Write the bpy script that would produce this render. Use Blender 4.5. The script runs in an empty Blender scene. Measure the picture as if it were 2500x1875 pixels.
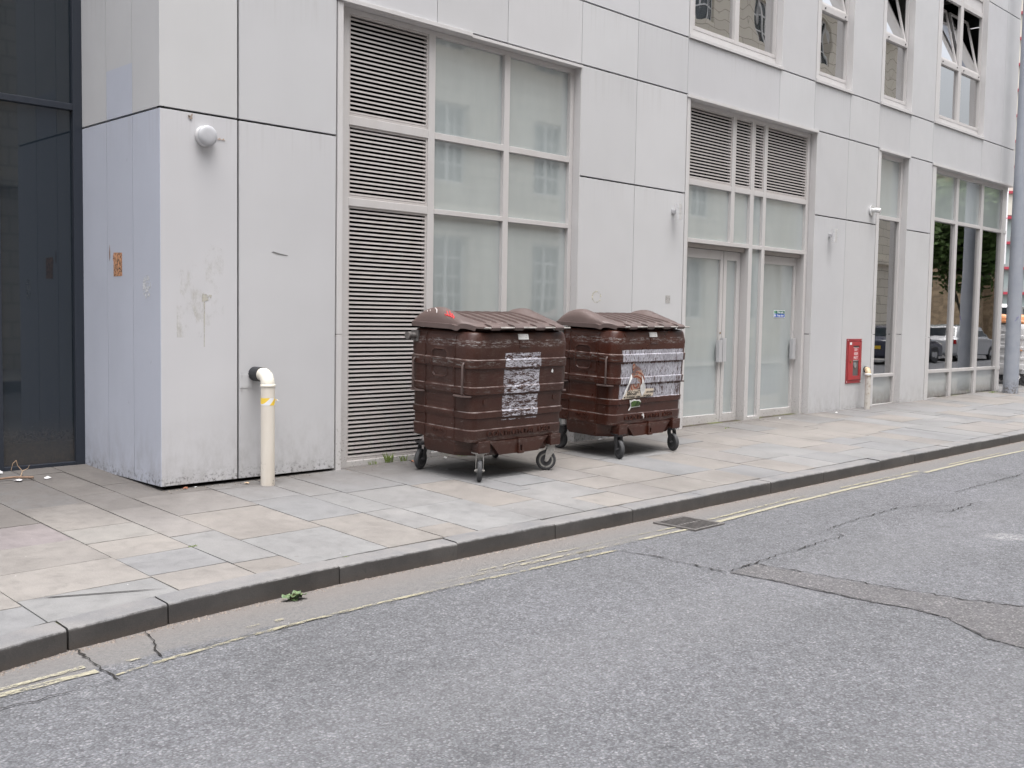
import bpy, math, random
from mathutils import Vector, Matrix, noise as mnoise

random.seed(7)
R = math.radians
scene = bpy.context.scene
COL = scene.collection

# ------------------------------------------------------------------ camera
cam_d = bpy.data.cameras.new('camera')
cam = bpy.data.objects.new('camera', cam_d)
COL.objects.link(cam)
YAW, PITCH, ROLL = R(45.12688), R(3.62010), R(0.95150)
F = Vector((math.sin(YAW)*math.cos(PITCH), math.cos(YAW)*math.cos(PITCH), -math.sin(PITCH)))
Rt = Vector((math.cos(YAW), -math.sin(YAW), 0)); Up = Rt.cross(F)
R2 = math.cos(ROLL)*Rt + math.sin(ROLL)*Up
U2 = -math.sin(ROLL)*Rt + math.cos(ROLL)*Up
cam.matrix_world = Matrix(((R2.x, U2.x, -F.x, 0), (R2.y, U2.y, -F.y, 0), (R2.z, U2.z, -F.z, 1.504), (0, 0, 0, 1)))
cam_d.sensor_width = 36; cam_d.lens = 36*2531.4/2500
cam_d.clip_start = 0.05; cam_d.clip_end = 1000
scene.camera = cam

# ------------------------------------------------------------------ world, sun, exposure
world = bpy.data.worlds.new('World'); scene.world = world; world.use_nodes = True
wn = world.node_tree.nodes; wl = world.node_tree.links
for n in list(wn): wn.remove(n)
wo = wn.new('ShaderNodeOutputWorld'); wb = wn.new('ShaderNodeBackground')
sky = wn.new('ShaderNodeTexSky'); sky.sky_type = 'NISHITA'; sky.sun_disc = False
SUN_EL, SUN_AZ = R(76), R(205)
sky.sun_elevation = SUN_EL; sky.sun_rotation = SUN_AZ
sky.air_density = 1.0; sky.dust_density = 6.0; sky.ozone_density = 1.0
hsv = wn.new('ShaderNodeHueSaturation'); hsv.inputs['Saturation'].default_value = 0.26
wl.new(sky.outputs[0], hsv.inputs['Color']); 
# overcast: the zenith is brighter than the horizon
wtc = wn.new('ShaderNodeTexCoord'); wsp = wn.new('ShaderNodeSeparateXYZ'); wmr = wn.new('ShaderNodeMapRange'); wmx = wn.new('ShaderNodeVectorMath'); wmx.operation = 'SCALE'
wl.new(wtc.outputs['Generated'], wsp.inputs[0]); wl.new(wsp.outputs[2], wmr.inputs['Value'])
wmr.inputs['From Min'].default_value = 0.0; wmr.inputs['From Max'].default_value = 1.0; wmr.inputs['To Min'].default_value = 1.05; wmr.inputs['To Max'].default_value = 2.6
wl.new(hsv.outputs[0], wmx.inputs[0]); wl.new(wmr.outputs[0], wmx.inputs['Scale']); wl.new(wmx.outputs[0], wb.inputs['Color'])
wb.inputs['Strength'].default_value = 0.15
wl.new(wb.outputs[0], wo.inputs['Surface'])
sun_d = bpy.data.lights.new('sun', 'SUN'); sun_d.energy = 1.1; sun_d.angle = R(60); sun_d.color = (1.0, 0.975, 0.96)
sun = bpy.data.objects.new('sun', sun_d); COL.objects.link(sun)
sdir = Vector((math.sin(SUN_AZ)*math.cos(SUN_EL), math.cos(SUN_AZ)*math.cos(SUN_EL), math.sin(SUN_EL)))
sun.rotation_euler = sdir.to_track_quat('Z', 'Y').to_euler()
vs = scene.view_settings
vs.view_transform = 'Standard'; vs.look = 'None'; vs.gamma = 1; vs.use_curve_mapping = False
vs.exposure = 0.32

# ------------------------------------------------------------------ mesh helpers
class MB:
    def __init__(s): s.v = []; s.f = []; s.c = []
    def add(s, vs_, fs_, col=None):
        o = len(s.v); s.v += [tuple(p) for p in vs_]
        s.f += [tuple(i+o for i in f) for f in fs_]
        if col is not None: s.c += [col]*len(fs_)
        return s
    def box(s, x0, x1, y0, y1, z0, z1, col=None):
        return s.add([(x0,y0,z0),(x1,y0,z0),(x1,y1,z0),(x0,y1,z0),(x0,y0,z1),(x1,y0,z1),(x1,y1,z1),(x0,y1,z1)],
              [(0,3,2,1),(4,5,6,7),(0,1,5,4),(1,2,6,5),(2,3,7,6),(3,0,4,7)], col)
    def quad(s, a, b, c, d, col=None): return s.add([a,b,c,d], [(0,1,2,3)], col)
    def prism(s, pts, axis, a, b, col=None):      # pts 2d polygon, extruded along axis from a to b
        def P(p, t):
            return {'x': (t, p[0], p[1]), 'y': (p[0], t, p[1]), 'z': (p[0], p[1], t)}[axis]
        n = len(pts)
        vs_ = [P(p, a) for p in pts]+[P(p, b) for p in pts]
        fs_ = [tuple(range(n)), tuple(range(2*n-1, n-1, -1))]+[(i, i+n, (i+1) % n+n, (i+1) % n) for i in range(n)]
        return s.add(vs_, fs_, col)
    def tube(s, path, r, n=10, cap=True, col=None):
        path = [Vector(p) for p in path]; rr = r if isinstance(r, (list, tuple)) else [r]*len(path)
        vs_ = []; prev = None
        for i, p in enumerate(path):
            d = (path[min(i+1, len(path)-1)]-path[max(i-1, 0)]).normalized()
            if prev is None: prev = d.orthogonal().normalized()
            a = (prev-d*prev.dot(d)).normalized(); b = d.cross(a); prev = a
            for k in range(n):
                t = 2*math.pi*k/n; vs_.append(p+(a*math.cos(t)+b*math.sin(t))*rr[i])
        m = len(path)
        fs_ = [(i*n+k, i*n+(k+1) % n, (i+1)*n+(k+1) % n, (i+1)*n+k) for i in range(m-1) for k in range(n)]
        if cap: fs_ += [tuple(range(n-1, -1, -1)), tuple((m-1)*n+k for k in range(n))]
        return s.add(vs_, fs_, col)
    def lathe(s, prof, c, axis=(0,0,1), n=32):      # prof: (r, h) along axis
        ax = Vector(axis).normalized(); a = ax.orthogonal().normalized(); b = ax.cross(a); c = Vector(c)
        vs_ = [c+ax*h+(a*math.cos(2*math.pi*k/n)+b*math.sin(2*math.pi*k/n))*r for r, h in prof for k in range(n)]
        m = len(prof)
        fs_ = [(i*n+k, i*n+(k+1) % n, (i+1)*n+(k+1) % n, (i+1)*n+k) for i in range(m-1) for k in range(n)]
        fs_ += [tuple(range(n-1, -1, -1)), tuple((m-1)*n+k for k in range(n))]
        return s.add(vs_, fs_)
    def build(s, name, mat, parent=None, smooth=None, bevel=0, label=None, cat=None, group=None, kind=None, solid=None):
        off = Vector((0, 0, 0))
        if parent is not None and parent.get('_world'): off = parent.location if parent.parent is None else OFF[parent.name]
        me = bpy.data.meshes.new(name)
        me.from_pydata([(p[0]-off.x, p[1]-off.y, p[2]-off.z) for p in s.v], [], s.f)
        me.materials.append(mat)
        if not s.c and mat.name in ('grey_cladding', 'bluish_cladding'): s.c = [(1, 1, 1)]*len(s.f)
        if s.c and len(s.c) == len(s.f):
            at = me.color_attributes.new('tone', 'FLOAT_COLOR', 'CORNER')
            data = []
            for f, c in zip(s.f, s.c):
                for _ in f: data += [c[0], c[1], c[2], 1.0]
            at.data.foreach_set('color', data)
        me.update()
        if smooth is not None:
            me.polygons.foreach_set('use_smooth', [True]*len(me.polygons)); me.set_sharp_from_angle(angle=R(smooth))
        o = bpy.data.objects.new(name, me); COL.objects.link(o)
        if parent is not None:
            o.parent = parent
            if parent.get('_world'): o['_world'] = 1; OFF[o.name] = off
        if bevel:
            b = o.modifiers.new('bevel', 'BEVEL'); b.width = bevel; b.segments = 2; b.limit_method = 'ANGLE'; b.angle_limit = R(40)
        tag(o, label, cat, group, kind)
        return o
OFF = {}
def tag(o, label=None, cat=None, group=None, kind=None):
    if label: o['label'] = label
    if cat: o['category'] = cat
    if group: o['group'] = group
    if kind: o['kind'] = kind
    return o
def thing(name, label, cat, loc=(0, 0, 0), group=None, world=True):
    o = bpy.data.objects.new(name, None); COL.objects.link(o); o.location = loc; o.empty_display_size = 0.1
    if world: o['_world'] = 1
    return tag(o, label, cat, group)
def text_mesh(name, body, size, extrude, mat, parent, mw, align='CENTER', bold=0.0, xs=1.0, label=None):
    c = bpy.data.curves.new('txt', 'FONT'); c.body = body; c.size = size; c.extrude = extrude; c.align_x = align; c.align_y = 'CENTER'; c.offset = bold
    t = bpy.data.objects.new('txt', c); COL.objects.link(t)
    bpy.context.view_layer.update()
    me = bpy.data.meshes.new_from_object(t.evaluated_get(bpy.context.evaluated_depsgraph_get()))
    bpy.data.objects.remove(t)
    M = mw @ Matrix.Diagonal((xs, 1, 1, 1)); me.transform(M)
    if parent is not None and parent.get('_world'):
        off = parent.location if parent.parent is None else OFF[parent.name]
        me.transform(Matrix.Translation(-off))
    me.materials.clear(); me.materials.append(mat)
    o = bpy.data.objects.new(name, me); COL.objects.link(o); o.parent = parent
    if label: o['label'] = label
    return o
# matrix for text lying in a facade-parallel plane (x right, z up, facing -y)
def facing(x, y, z): return Matrix.Translation((x, y, z)) @ Matrix.Rotation(R(90), 4, 'X')

# ------------------------------------------------------------------ material helpers
class Mt:
    def __init__(s, name, col=(0.5,0.5,0.5), rough=0.5, metal=0.0, spec=0.5, ior=None):
        s.m = bpy.data.materials.new(name); s.m.use_nodes = True
        s.n = s.m.node_tree.nodes; s.l = s.m.node_tree.links
        s.b = s.n['Principled BSDF']; s.out = s.n['Material Output']
        s.b.inputs['Base Color'].default_value = (*col, 1); s.b.inputs['Roughness'].default_value = rough
        s.b.inputs['Metallic'].default_value = metal; s.b.inputs['Specular IOR Level'].default_value = spec
        if ior: s.b.inputs['IOR'].default_value = ior
        s._c = None
    def link(s, a, b): s.l.new(a, b); return s
    def coords(s, scale=(1,1,1), kind='Object'):
        if s._c is None: s._c = s.n.new('ShaderNodeTexCoord')
        m = s.n.new('ShaderNodeMapping'); m.inputs['Scale'].default_value = scale
        s.l.new(s._c.outputs[kind], m.inputs['Vector']); return m.outputs[0]
    def xyz(s, kind='Object'):
        if s._c is None: s._c = s.n.new('ShaderNodeTexCoord')
        n = s.n.new('ShaderNodeSeparateXYZ'); s.l.new(s._c.outputs[kind], n.inputs[0]); return n.outputs
    def pos(s):
        g = s.n.new('ShaderNodeNewGeometry'); n = s.n.new('ShaderNodeSeparateXYZ'); s.l.new(g.outputs['Position'], n.inputs[0]); return n.outputs
    def noise(s, scale, detail=4, rough=0.55, dist=0, stretch=(1,1,1), kind='Object'):
        n = s.n.new('ShaderNodeTexNoise'); n.inputs['Scale'].default_value = scale; n.inputs['Detail'].default_value = detail
        n.inputs['Roughness'].default_value = rough; n.inputs['Distortion'].default_value = dist
        s.l.new(s.coords(stretch, kind), n.inputs['Vector']); return n.outputs['Fac']
    def voro(s, scale, feature='F1', out='Distance', stretch=(1,1,1), kind='Object'):
        n = s.n.new('ShaderNodeTexVoronoi'); n.feature = feature; n.inputs['Scale'].default_value = scale
        s.l.new(s.coords(stretch, kind), n.inputs['Vector']); return n.outputs[out]
    def ramp(s, src, stops):
        n = s.n.new('ShaderNodeValToRGB'); e = n.color_ramp.elements
        while len(e) > 1: e.remove(e[0])
        e[0].position = stops[0][0]; e[0].color = tocol(stops[0][1])
        for p, c in stops[1:]:
            k = e.new(p); k.color = tocol(c)
        s.l.new(src, n.inputs[0]); return n.outputs[0]
    def mr(s, src, a, b, c=0.0, d=1.0, smooth=True):
        n = s.n.new('ShaderNodeMapRange'); n.interpolation_type = 'SMOOTHSTEP' if smooth else 'LINEAR'
        for k, v in zip(('From Min','From Max','To Min','To Max'), (a, b, c, d)): n.inputs[k].default_value = v
        s.l.new(src, n.inputs['Value']); return n.outputs[0]
    def math(s, op, a, b=None, clamp=False):
        n = s.n.new('ShaderNodeMath'); n.operation = op; n.use_clamp = clamp
        for i, v in enumerate((a, b)):
            if v is None: continue
            if isinstance(v, (int, float)): n.inputs[i].default_value = v
            else: s.l.new(v, n.inputs[i])
        return n.outputs[0]
    def mix(s, fac, a, b, mode='MIX'):
        n = s.n.new('ShaderNodeMix'); n.data_type = 'RGBA'; n.blend_type = mode
        for k, v in ((0, fac), (6, a), (7, b)):
            if isinstance(v, (int, float)): n.inputs[k].default_value = v
            elif isinstance(v, tuple): n.inputs[k].default_value = (*v, 1) if len(v) == 3 else v
            else: s.l.new(v, n.inputs[k])
        return n.outputs[2]
    def color(s, c): s.l.new(c, s.b.inputs['Base Color']); return s
    def rough(s, c): s.l.new(c, s.b.inputs['Roughness']); return s
    def bump(s, h, strength=0.3, dist=0.01):
        n = s.n.new('ShaderNodeBump'); n.inputs['Strength'].default_value = strength; n.inputs['Distance'].default_value = dist
        s.l.new(h, n.inputs['Height']); s.l.new(n.outputs[0], s.b.inputs['Normal']); return n.outputs[0]
def tocol(c):
    if isinstance(c, (int, float)): return (c, c, c, 1)
    return (*c, 1)

# world-space helper values
D = 8.0434                       # facade plane
def gz(x, y):                     # pavement surface
    return 0.0072*x + 0.04*(min(y, 10.5)-D)
def rz(x, y=0): return 0.0072*x - 0.230

# ---- cladding panel
def cladding(name, base, tint=(1,1,1), stains=True):
    m = Mt(name, base, 0.38, 0.0, 0.45)
    P = m.pos()
    big = m.noise(0.7, 3, 0.6); med = m.noise(3.0, 5, 0.6); st = m.noise(14, 4, 0.6, stretch=(1, 1, 0.06)); fine = m.noise(160, 2)
    c = m.mix(m.mr(big, 0.35, 0.65), tuple(v*0.975 for v in base), tuple(min(1, v*1.02) for v in base))
    c = m.mix(m.mr(st, 0.45, 0.8, 0, 0.04), c, tuple(v*0.80 for v in base))
    ta = m.n.new('ShaderNodeAttribute'); ta.attribute_name = 'tone'
    c = m.mix(1.0, c, ta.outputs['Color'], 'MULTIPLY')
    if stains:
        run = m.noise(26, 3, 0.6, stretch=(1, 1, 0.04))
        for zj, hh in ((5.145, 0.55), (4.40, 0.5), (3.155, 0.45), (7.80, 0.6)):
            bnd = m.math('MULTIPLY', m.mr(P[2], zj-hh, zj, 0, 1), m.mr(P[2], zj, zj+0.01, 1, 0))
            c = m.mix(m.math('MULTIPLY', bnd, m.mr(run, 0.48, 0.72, 0, 0.16)), c, (0.27, 0.25, 0.235))
        c = m.mix(m.mr(med, 0.62, 0.78, 0, 0.16), c, (base[0]*0.95, base[1]*0.93, base[2]*0.84))
        # grime splashed up from the ground
        low = m.mr(P[2], 0.02, 0.75, 1, 0); grime = m.noise(9, 8, 0.72, stretch=(1, 1, 0.5))
        g = m.math('MULTIPLY', low, m.mr(grime, 0.38, 0.68))
        g = m.math('MULTIPLY', g, 0.30)
        c = m.mix(g, c, (0.17, 0.155, 0.14))
        low2 = m.mr(P[2], 0.05, 0.22, 1, 0); spk = m.noise(30, 6, 0.7)
        c = m.mix(m.math('MULTIPLY', low2, m.mr(spk, 0.5, 0.62, 0, 0.8)), c, (0.05, 0.047, 0.045))
        # scuffs: small sparse dark marks
        sc = m.noise(22, 3, 0.5, stretch=(1, 1, 0.35)); sp2 = m.noise(3.5, 2)
        c = m.mix(m.math('MULTIPLY', m.mr(sc, 0.74, 0.78, 0, 0.55), m.mr(sp2, 0.5, 0.6)), c, (0.10, 0.10, 0.10))
    m.color(c); m.rough(m.mr(med, 0.3, 0.7, 0.30, 0.48)); m.bump(m.math('ADD', m.math('MULTIPLY', big, 6.0), m.math('MULTIPLY', fine, 0.05)), 0.25, 0.004)
    return m.m
GREY = (0.494, 0.496, 0.510)
M_panel = cladding('grey_cladding', GREY)
M_blue = cladding('bluish_cladding', (0.455, 0.478, 0.552))
M_back = Mt('dark_joint', (0.02, 0.019, 0.018), 0.9).m
def frame_mat(name, base):
    m = Mt(name, base, 0.42, 0.0, 0.5); P = m.pos()
    n1 = m.noise(5, 6, 0.65, stretch=(1, 1, 0.3)); n2 = m.noise(45, 5, 0.7)
    c = m.mix(m.mr(n1, 0.4, 0.75, 0, 0.35), base, tuple(v*0.8 for v in (base[0], base[1]*0.97, base[2]*0.93)))
    low = m.mr(P[2], 0.0, 0.8, 1, 0.06)
    c = m.mix(m.math('MULTIPLY', low, m.mr(n2, 0.55, 0.66, 0, 0.7)), c, (0.10, 0.085, 0.075))
    m.color(c); m.bump(n2, 0.06, 0.002); return m.m
M_frame = frame_mat('frame_paint', (0.495, 0.480, 0.478))
M_trim = frame_mat('trim_paint', (0.53, 0.520, 0.523))
M_soffit = frame_mat('head_paint', (0.33, 0.30, 0.285))  # frame paint darkened to carry the shade on the recessed door head
M_slat = frame_mat('slat_paint', (0.44, 0.415, 0.408))
M_dark = Mt('black_void', (0.008, 0.007, 0.007), 0.9, spec=0.1).m

def frosted(name, base, dirt=False):
    m = Mt(name, base, 0.45, 0, 0.5); b = m.b
    n = m.noise(2.2, 4, 0.6, stretch=(1, 1, 0.35)); s2 = m.noise(30, 3, 0.6, stretch=(1, 1, 0.05))
    c = m.mix(m.mr(n, 0.3, 0.7), tuple(v*0.93 for v in base), tuple(min(1, v*1.04) for v in base))
    c = m.mix(m.mr(s2, 0.55, 0.8, 0, 0.12), c, tuple(min(1, v*1.15) for v in base))
    if dirt:
        P = m.pos(); g = m.noise(7, 7, 0.7)
        c = m.mix(m.math('MULTIPLY', m.mr(P[2], 0.10, 0.48, 1, 0), m.mr(g, 0.25, 0.6, 0.35, 1)), c, (0.085, 0.075, 0.068))
    m.color(c)
    b.inputs['Coat Weight'].default_value = 1.0; b.inputs['Coat Roughness'].default_value = 0.03; b.inputs['Coat IOR'].default_value = 3.0
    w = m.n.new('ShaderNodeBump'); w.inputs['Strength'].default_value = 0.03; w.inputs['Distance'].default_value = 0.02
    m.l.new(m.noise(1.3, 1), w.inputs['Height']); m.l.new(w.outputs[0], b.inputs['Coat Normal'])
    return m.m
M_frost = frosted('frosted_glass', (0.325, 0.364, 0.366))
M_frost_dirty = frosted('frosted_glass_dirty', (0.32, 0.345, 0.34), True)

def clear_glass(name, tint=(0.75, 0.8, 0.78), base_r=0.4, wob=0.06):
    m = Mt(name); n = m.n; n.remove(m.b)
    g = n.new('ShaderNodeBsdfGlossy'); g.inputs['Roughness'].default_value = 0.012
    t = n.new('ShaderNodeBsdfTransparent'); t.inputs[0].default_value = (*tint, 1)
    f = n.new('ShaderNodeFresnel'); f.inputs['IOR'].default_value = 1.5
    x = n.new('ShaderNodeMixShader'); bp = n.new('ShaderNodeBump'); bp.inputs['Strength'].default_value = wob; bp.inputs['Distance'].default_value = 0.03
    m.l.new(m.noise(1.7, 1, stretch=(1, 1, 0.6)), bp.inputs['Height'])
    m.l.new(bp.outputs[0], g.inputs['Normal'])
    m.l.new(m.mr(f.outputs[0], 0.0, 1.0, base_r, 1.0, False), x.inputs[0]); m.l.new(t.outputs[0], x.inputs[1]); m.l.new(g.outputs[0], x.inputs[2]); m.l.new(x.outputs[0], m.out.inputs[0])
    return m.m
M_clear = clear_glass('clear_glass', (0.78, 0.82, 0.80), 0.50, 0.05)
M_upglass = clear_glass('upper_glass', (0.60, 0.63, 0.62), 0.72, 0.16)

def dark_glass():
    m = Mt('dark_glass', (0.012, 0.017, 0.023), 0.04, 0, 0.5, 1.7); P = m.pos()
    dust = m.noise(40, 6, 0.75); low = m.mr(P[2], 0.12, 0.6, 1, 0); sp = m.noise(120, 2)
    c = m.mix(m.math('MULTIPLY', low, m.mr(dust, 0.3, 0.7, 0.3, 1)), (0.012, 0.018, 0.025), (0.05, 0.043, 0.038))
    c = m.mix(m.mr(sp, 0.74, 0.78), c, (0.16, 0.16, 0.16))
    m.color(c); m.rough(m.mr(low, 0, 1, 0.03, 0.4)); m.bump(m.noise(0.9, 1), 0.12, 0.02)
    return m.m
M_dglass = dark_glass()
M_navy = Mt('navy_frame', (0.022, 0.027, 0.038), 0.35).m

# ---- paving, kerb, road
def paving():
    m = Mt('flagstone', (0.3, 0.28, 0.26), 0.72, 0, 0.35)
    a = m.n.new('ShaderNodeAttribute'); a.attribute_name = 'tone'
    n1 = m.noise(1.1, 6, 0.62, dist=0.6, kind='Object'); n2 = m.noise(9, 6, 0.65, dist=0.5); n3 = m.noise(140, 3, 0.6)
    c = m.mix(1.0, a.outputs['Color'], m.ramp(n1, [(0.3, (0.80, 0.79, 0.785)), (0.5, (0.97, 0.965, 0.96)), (0.72, (1.08, 1.065, 1.05))]), 'MULTIPLY')
    c = m.mix(1.0, c, m.ramp(n2, [(0.3, 0.84), (0.5, 0.99), (0.7, 1.08)]), 'MULTIPLY')
    c = m.mix(1.0, c, m.ramp(n3, [(0.3, 0.88), (0.6, 1.04)]), 'MULTIPLY')
    # trodden gum spots
    v = m.voro(2.3); j = m.noise(2.2, 1)
    c = m.mix(m.math('MULTIPLY', m.mr(v, 0.040, 0.055, 1, 0), 0.45), c, (0.12, 0.115, 0.11))
    v2 = m.voro(5.1)
    c = m.mix(m.math('MULTIPLY', m.mr(v2, 0.016, 0.024, 1, 0), 0.8), c, (0.62, 0.61, 0.6))
    # grime against the walls and in the recess
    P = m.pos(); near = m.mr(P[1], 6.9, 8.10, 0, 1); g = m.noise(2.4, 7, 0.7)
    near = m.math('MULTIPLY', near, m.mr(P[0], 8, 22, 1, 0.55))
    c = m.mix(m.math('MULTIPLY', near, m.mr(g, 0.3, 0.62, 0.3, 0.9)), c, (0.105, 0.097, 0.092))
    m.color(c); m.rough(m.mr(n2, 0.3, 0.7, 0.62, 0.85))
    m.bump(m.math('ADD', m.math('MULTIPLY', n1, 2.0), m.math('ADD', n2, m.math('MULTIPLY', n3, 0.25))), 0.35, 0.006)
    return m.m
M_pave = paving()
def joint_mat():
    m = Mt('joint_dirt', (0.07, 0.06, 0.05), 0.95, spec=0.1)
    n = m.noise(2.6, 5, 0.7); n2 = m.noise(60, 3)
    c = m.mix(m.mr(n, 0.52, 0.62), (0.062, 0.054, 0.046), (0.10, 0.115, 0.045))
    c = m.mix(m.mr(n2, 0.45, 0.7, 0, 0.5), c, (0.16, 0.14, 0.12))
    m.color(c); return m.m
M_joint = joint_mat()
def kerb_mat():
    m = Mt('kerb_stone', (0.15, 0.15, 0.15), 0.6, 0, 0.4)
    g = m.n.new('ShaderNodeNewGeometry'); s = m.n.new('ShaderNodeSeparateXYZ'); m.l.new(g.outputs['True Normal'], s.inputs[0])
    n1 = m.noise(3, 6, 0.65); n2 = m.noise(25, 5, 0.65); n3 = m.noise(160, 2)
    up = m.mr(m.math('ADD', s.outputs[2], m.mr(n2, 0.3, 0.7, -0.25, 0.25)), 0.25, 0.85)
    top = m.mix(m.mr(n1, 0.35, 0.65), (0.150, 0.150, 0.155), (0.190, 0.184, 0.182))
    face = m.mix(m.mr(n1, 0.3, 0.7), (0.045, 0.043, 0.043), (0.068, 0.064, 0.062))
    P = m.pos()
    # brown splash low on the face
    hz = m.math('SUBTRACT', P[2], m.math('MULTIPLY', P[0], 0.0072))
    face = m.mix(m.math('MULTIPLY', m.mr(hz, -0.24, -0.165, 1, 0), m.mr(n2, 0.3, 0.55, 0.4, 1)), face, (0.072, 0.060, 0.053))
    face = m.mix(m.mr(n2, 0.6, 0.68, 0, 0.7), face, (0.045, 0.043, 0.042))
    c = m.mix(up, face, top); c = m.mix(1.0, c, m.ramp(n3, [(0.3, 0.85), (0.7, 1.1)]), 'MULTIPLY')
    m.color(c); m.bump(m.math('ADD', n2, m.math('MULTIPLY', n3, 0.3)), 0.3, 0.005); return m.m
M_kerb = kerb_mat()
def asphalt(name, trench=False):
    m = Mt(name, (0.15, 0.15, 0.155), 0.8, 0, 0.3)
    wob = m.noise(28, 3)
    cellc = m.voro(85, out='Color', kind='Object'); cd = m.voro(85)
    sep = m.n.new('ShaderNodeSeparateColor'); m.l.new(cellc, sep.inputs[0])
    n2 = m.noise(130, 5, 0.75); n3 = m.noise(0.8, 5, 0.6); n4 = m.noise(5, 4, 0.6); n5 = m.noise(38, 6, 0.8)
    a, b, c3 = ((0.076, 0.078, 0.083), (0.134, 0.137, 0.147), (0.212, 0.213, 0.222)) if not trench else ((0.080, 0.078, 0.080), (0.118, 0.114, 0.117), (0.21, 0.203, 0.198))
    stone = m.ramp(sep.outputs[0], [(0.0, a), (0.45, b), (0.80, b), (1.0, c3)])
    edge = m.mr(cd, 0.35, 0.75, 0, 1)
    c = m.mix(m.math('MULTIPLY', edge, 0.6), stone, (0.066, 0.066, 0.070))
    c = m.mix(1.0, c, m.ramp(n2, [(0.28, 0.58), (0.5, 1.0), (0.72, 1.34)]), 'MULTIPLY')
    c = m.mix(m.mr(n5, 0.60, 0.70, 0, 0.75), c, (0.045, 0.043, 0.045))
    n6 = m.noise(16, 4, 0.6); c = m.mix(1.0, c, m.ramp(n6, [(0.3, 0.84), (0.5, 1.0), (0.7, 1.14)]), 'MULTIPLY')
    c = m.mix(1.0, c, m.ramp(n3, [(0.3, (0.88, 0.88, 0.885)), (0.5, (0.99, 0.99, 1.0)), (0.7, (1.06, 1.06, 1.08))]), 'MULTIPLY')
    c = m.mix(1.0, c, m.ramp(n4, [(0.35, 0.95), (0.65, 1.04)]), 'MULTIPLY')
    P = m.pos(); e2 = m.noise(3.2, 7, 0.7)
    if not trench:
        # gutter strip: older, finer, brown dusty band beside the kerb
        yy = m.math('ADD', P[1], m.mr(e2, 0.3, 0.7, -0.05, 0.05))
        gut = m.mr(yy, 4.80, 4.90)
        gcol = m.mix(m.mr(n5, 0.3, 0.7), (0.120, 0.117, 0.117), (0.170, 0.163, 0.158))
        gcol = m.mix(m.mr(P[1], 5.0, 5.28), gcol, (0.160, 0.146, 0.137))
        gcol = m.mix(1.0, gcol, m.ramp(n2, [(0.3, 0.78), (0.7, 1.15)]), 'MULTIPLY')
        c = m.mix(m.math('MULTIPLY', gut, 0.88), c, gcol)
        # tyre-polished tracks and old oil drips
        for yt in (3.35, 1.55):
            trk = m.mr(m.math('ABSOLUTE', m.math('SUBTRACT', P[1], yt)), 0.15, 0.55, 0.10, 0)
            c = m.mix(trk, c, (0.21, 0.21, 0.22))
        oil = m.voro(0.9); c = m.mix(m.math('MULTIPLY', m.mr(oil, 0.02, 0.085, 1, 0), m.mr(n5, 0.35, 0.6, 0.1, 0.45)), c, (0.05, 0.05, 0.052))
        # pale worn scrape
        dx = m.math('SUBTRACT', P[0], 8.6); dy = m.math('SUBTRACT', P[1], 2.95)
        along = m.math('ADD', m.math('MULTIPLY', dx, 0.7), m.math('MULTIPLY', dy, -0.7)); acr = m.math('ADD', m.math('MULTIPLY', dx, 0.7), m.math('MULTIPLY', dy, 0.7))
        d2 = m.math('ADD', m.math('MULTIPLY', m.math('MULTIPLY', along, along), 16), m.math('MULTIPLY', m.math('MULTIPLY', acr, acr), 30))
        c = m.mix(m.math('MULTIPLY', m.mr(d2, 0, 1, 1, 0), m.mr(n5, 0.42, 0.62, 0, 0.5)), c, (0.42, 0.42, 0.42))
    fl = m.voro(3.1); c = m.mix(m.mr(fl, 0.012, 0.018, 1, 0), c, (0.55, 0.54, 0.53))
    m.color(c)
    m.bump(m.math('ADD', m.math('MULTIPLY', cd, -0.5), m.math('ADD', m.math('MULTIPLY', n2, 0.5), m.math('MULTIPLY', n5, 0.6))), 0.75, 0.006)
    return m.m
M_road = asphalt('asphalt'); M_trench = asphalt('asphalt_patch', True)
def paint_mat(name, col, lo, hi):
    m = Mt(name, col, 0.75, 0, 0.3); n = m.n
    t = n.new('ShaderNodeBsdfTransparent'); x = n.new('ShaderNodeMixShader')
    w = m.noise(26, 7, 0.8, stretch=(0.6, 1, 1)); w2 = m.noise(2.3, 3)
    f = m.mr(m.math('ADD', w, m.mr(w2, 0.3, 0.7, -0.09, 0.09)), lo, hi, 0.06, 0.88)
    c = m.mix(m.mr(m.noise(60, 4, 0.7), 0.4, 0.7), tuple(v*0.72 for v in col), col); m.color(c)
    m.l.new(f, x.inputs[0]); m.l.new(t.outputs[0], x.inputs[1]); m.l.new(m.b.outputs[0], x.inputs[2]); m.l.new(x.outputs[0], m.out.inputs[0])
    return m.m
M_yel = paint_mat('yellow_paint', (0.35, 0.325, 0.235), 0.38, 0.56)
M_yelworn = paint_mat('yellow_paint_worn', (0.35, 0.325, 0.25), 0.46, 0.56)
M_yelfresh = paint_mat('yellow_paint_pale', (0.37, 0.348, 0.265), 0.32, 0.44)
M_crack = Mt('crack_dark', (0.03, 0.028, 0.027), 0.95, spec=0.1).m

def plain(name, col, rough=0.5, metal=0.0, nz=0.12, scale=20, spec=0.5):
    m = Mt(name, col, rough, metal, spec); n = m.noise(scale, 5, 0.65)
    m.color(m.mix(m.mr(n, 0.35, 0.68), tuple(v*(1-nz) for v in col), tuple(min(1, v*(1+nz*0.5)) for v in col)))
    m.rough(m.mr(n, 0.3, 0.7, max(0.02, rough-0.08), min(1, rough+0.1))); return m.m

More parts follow.
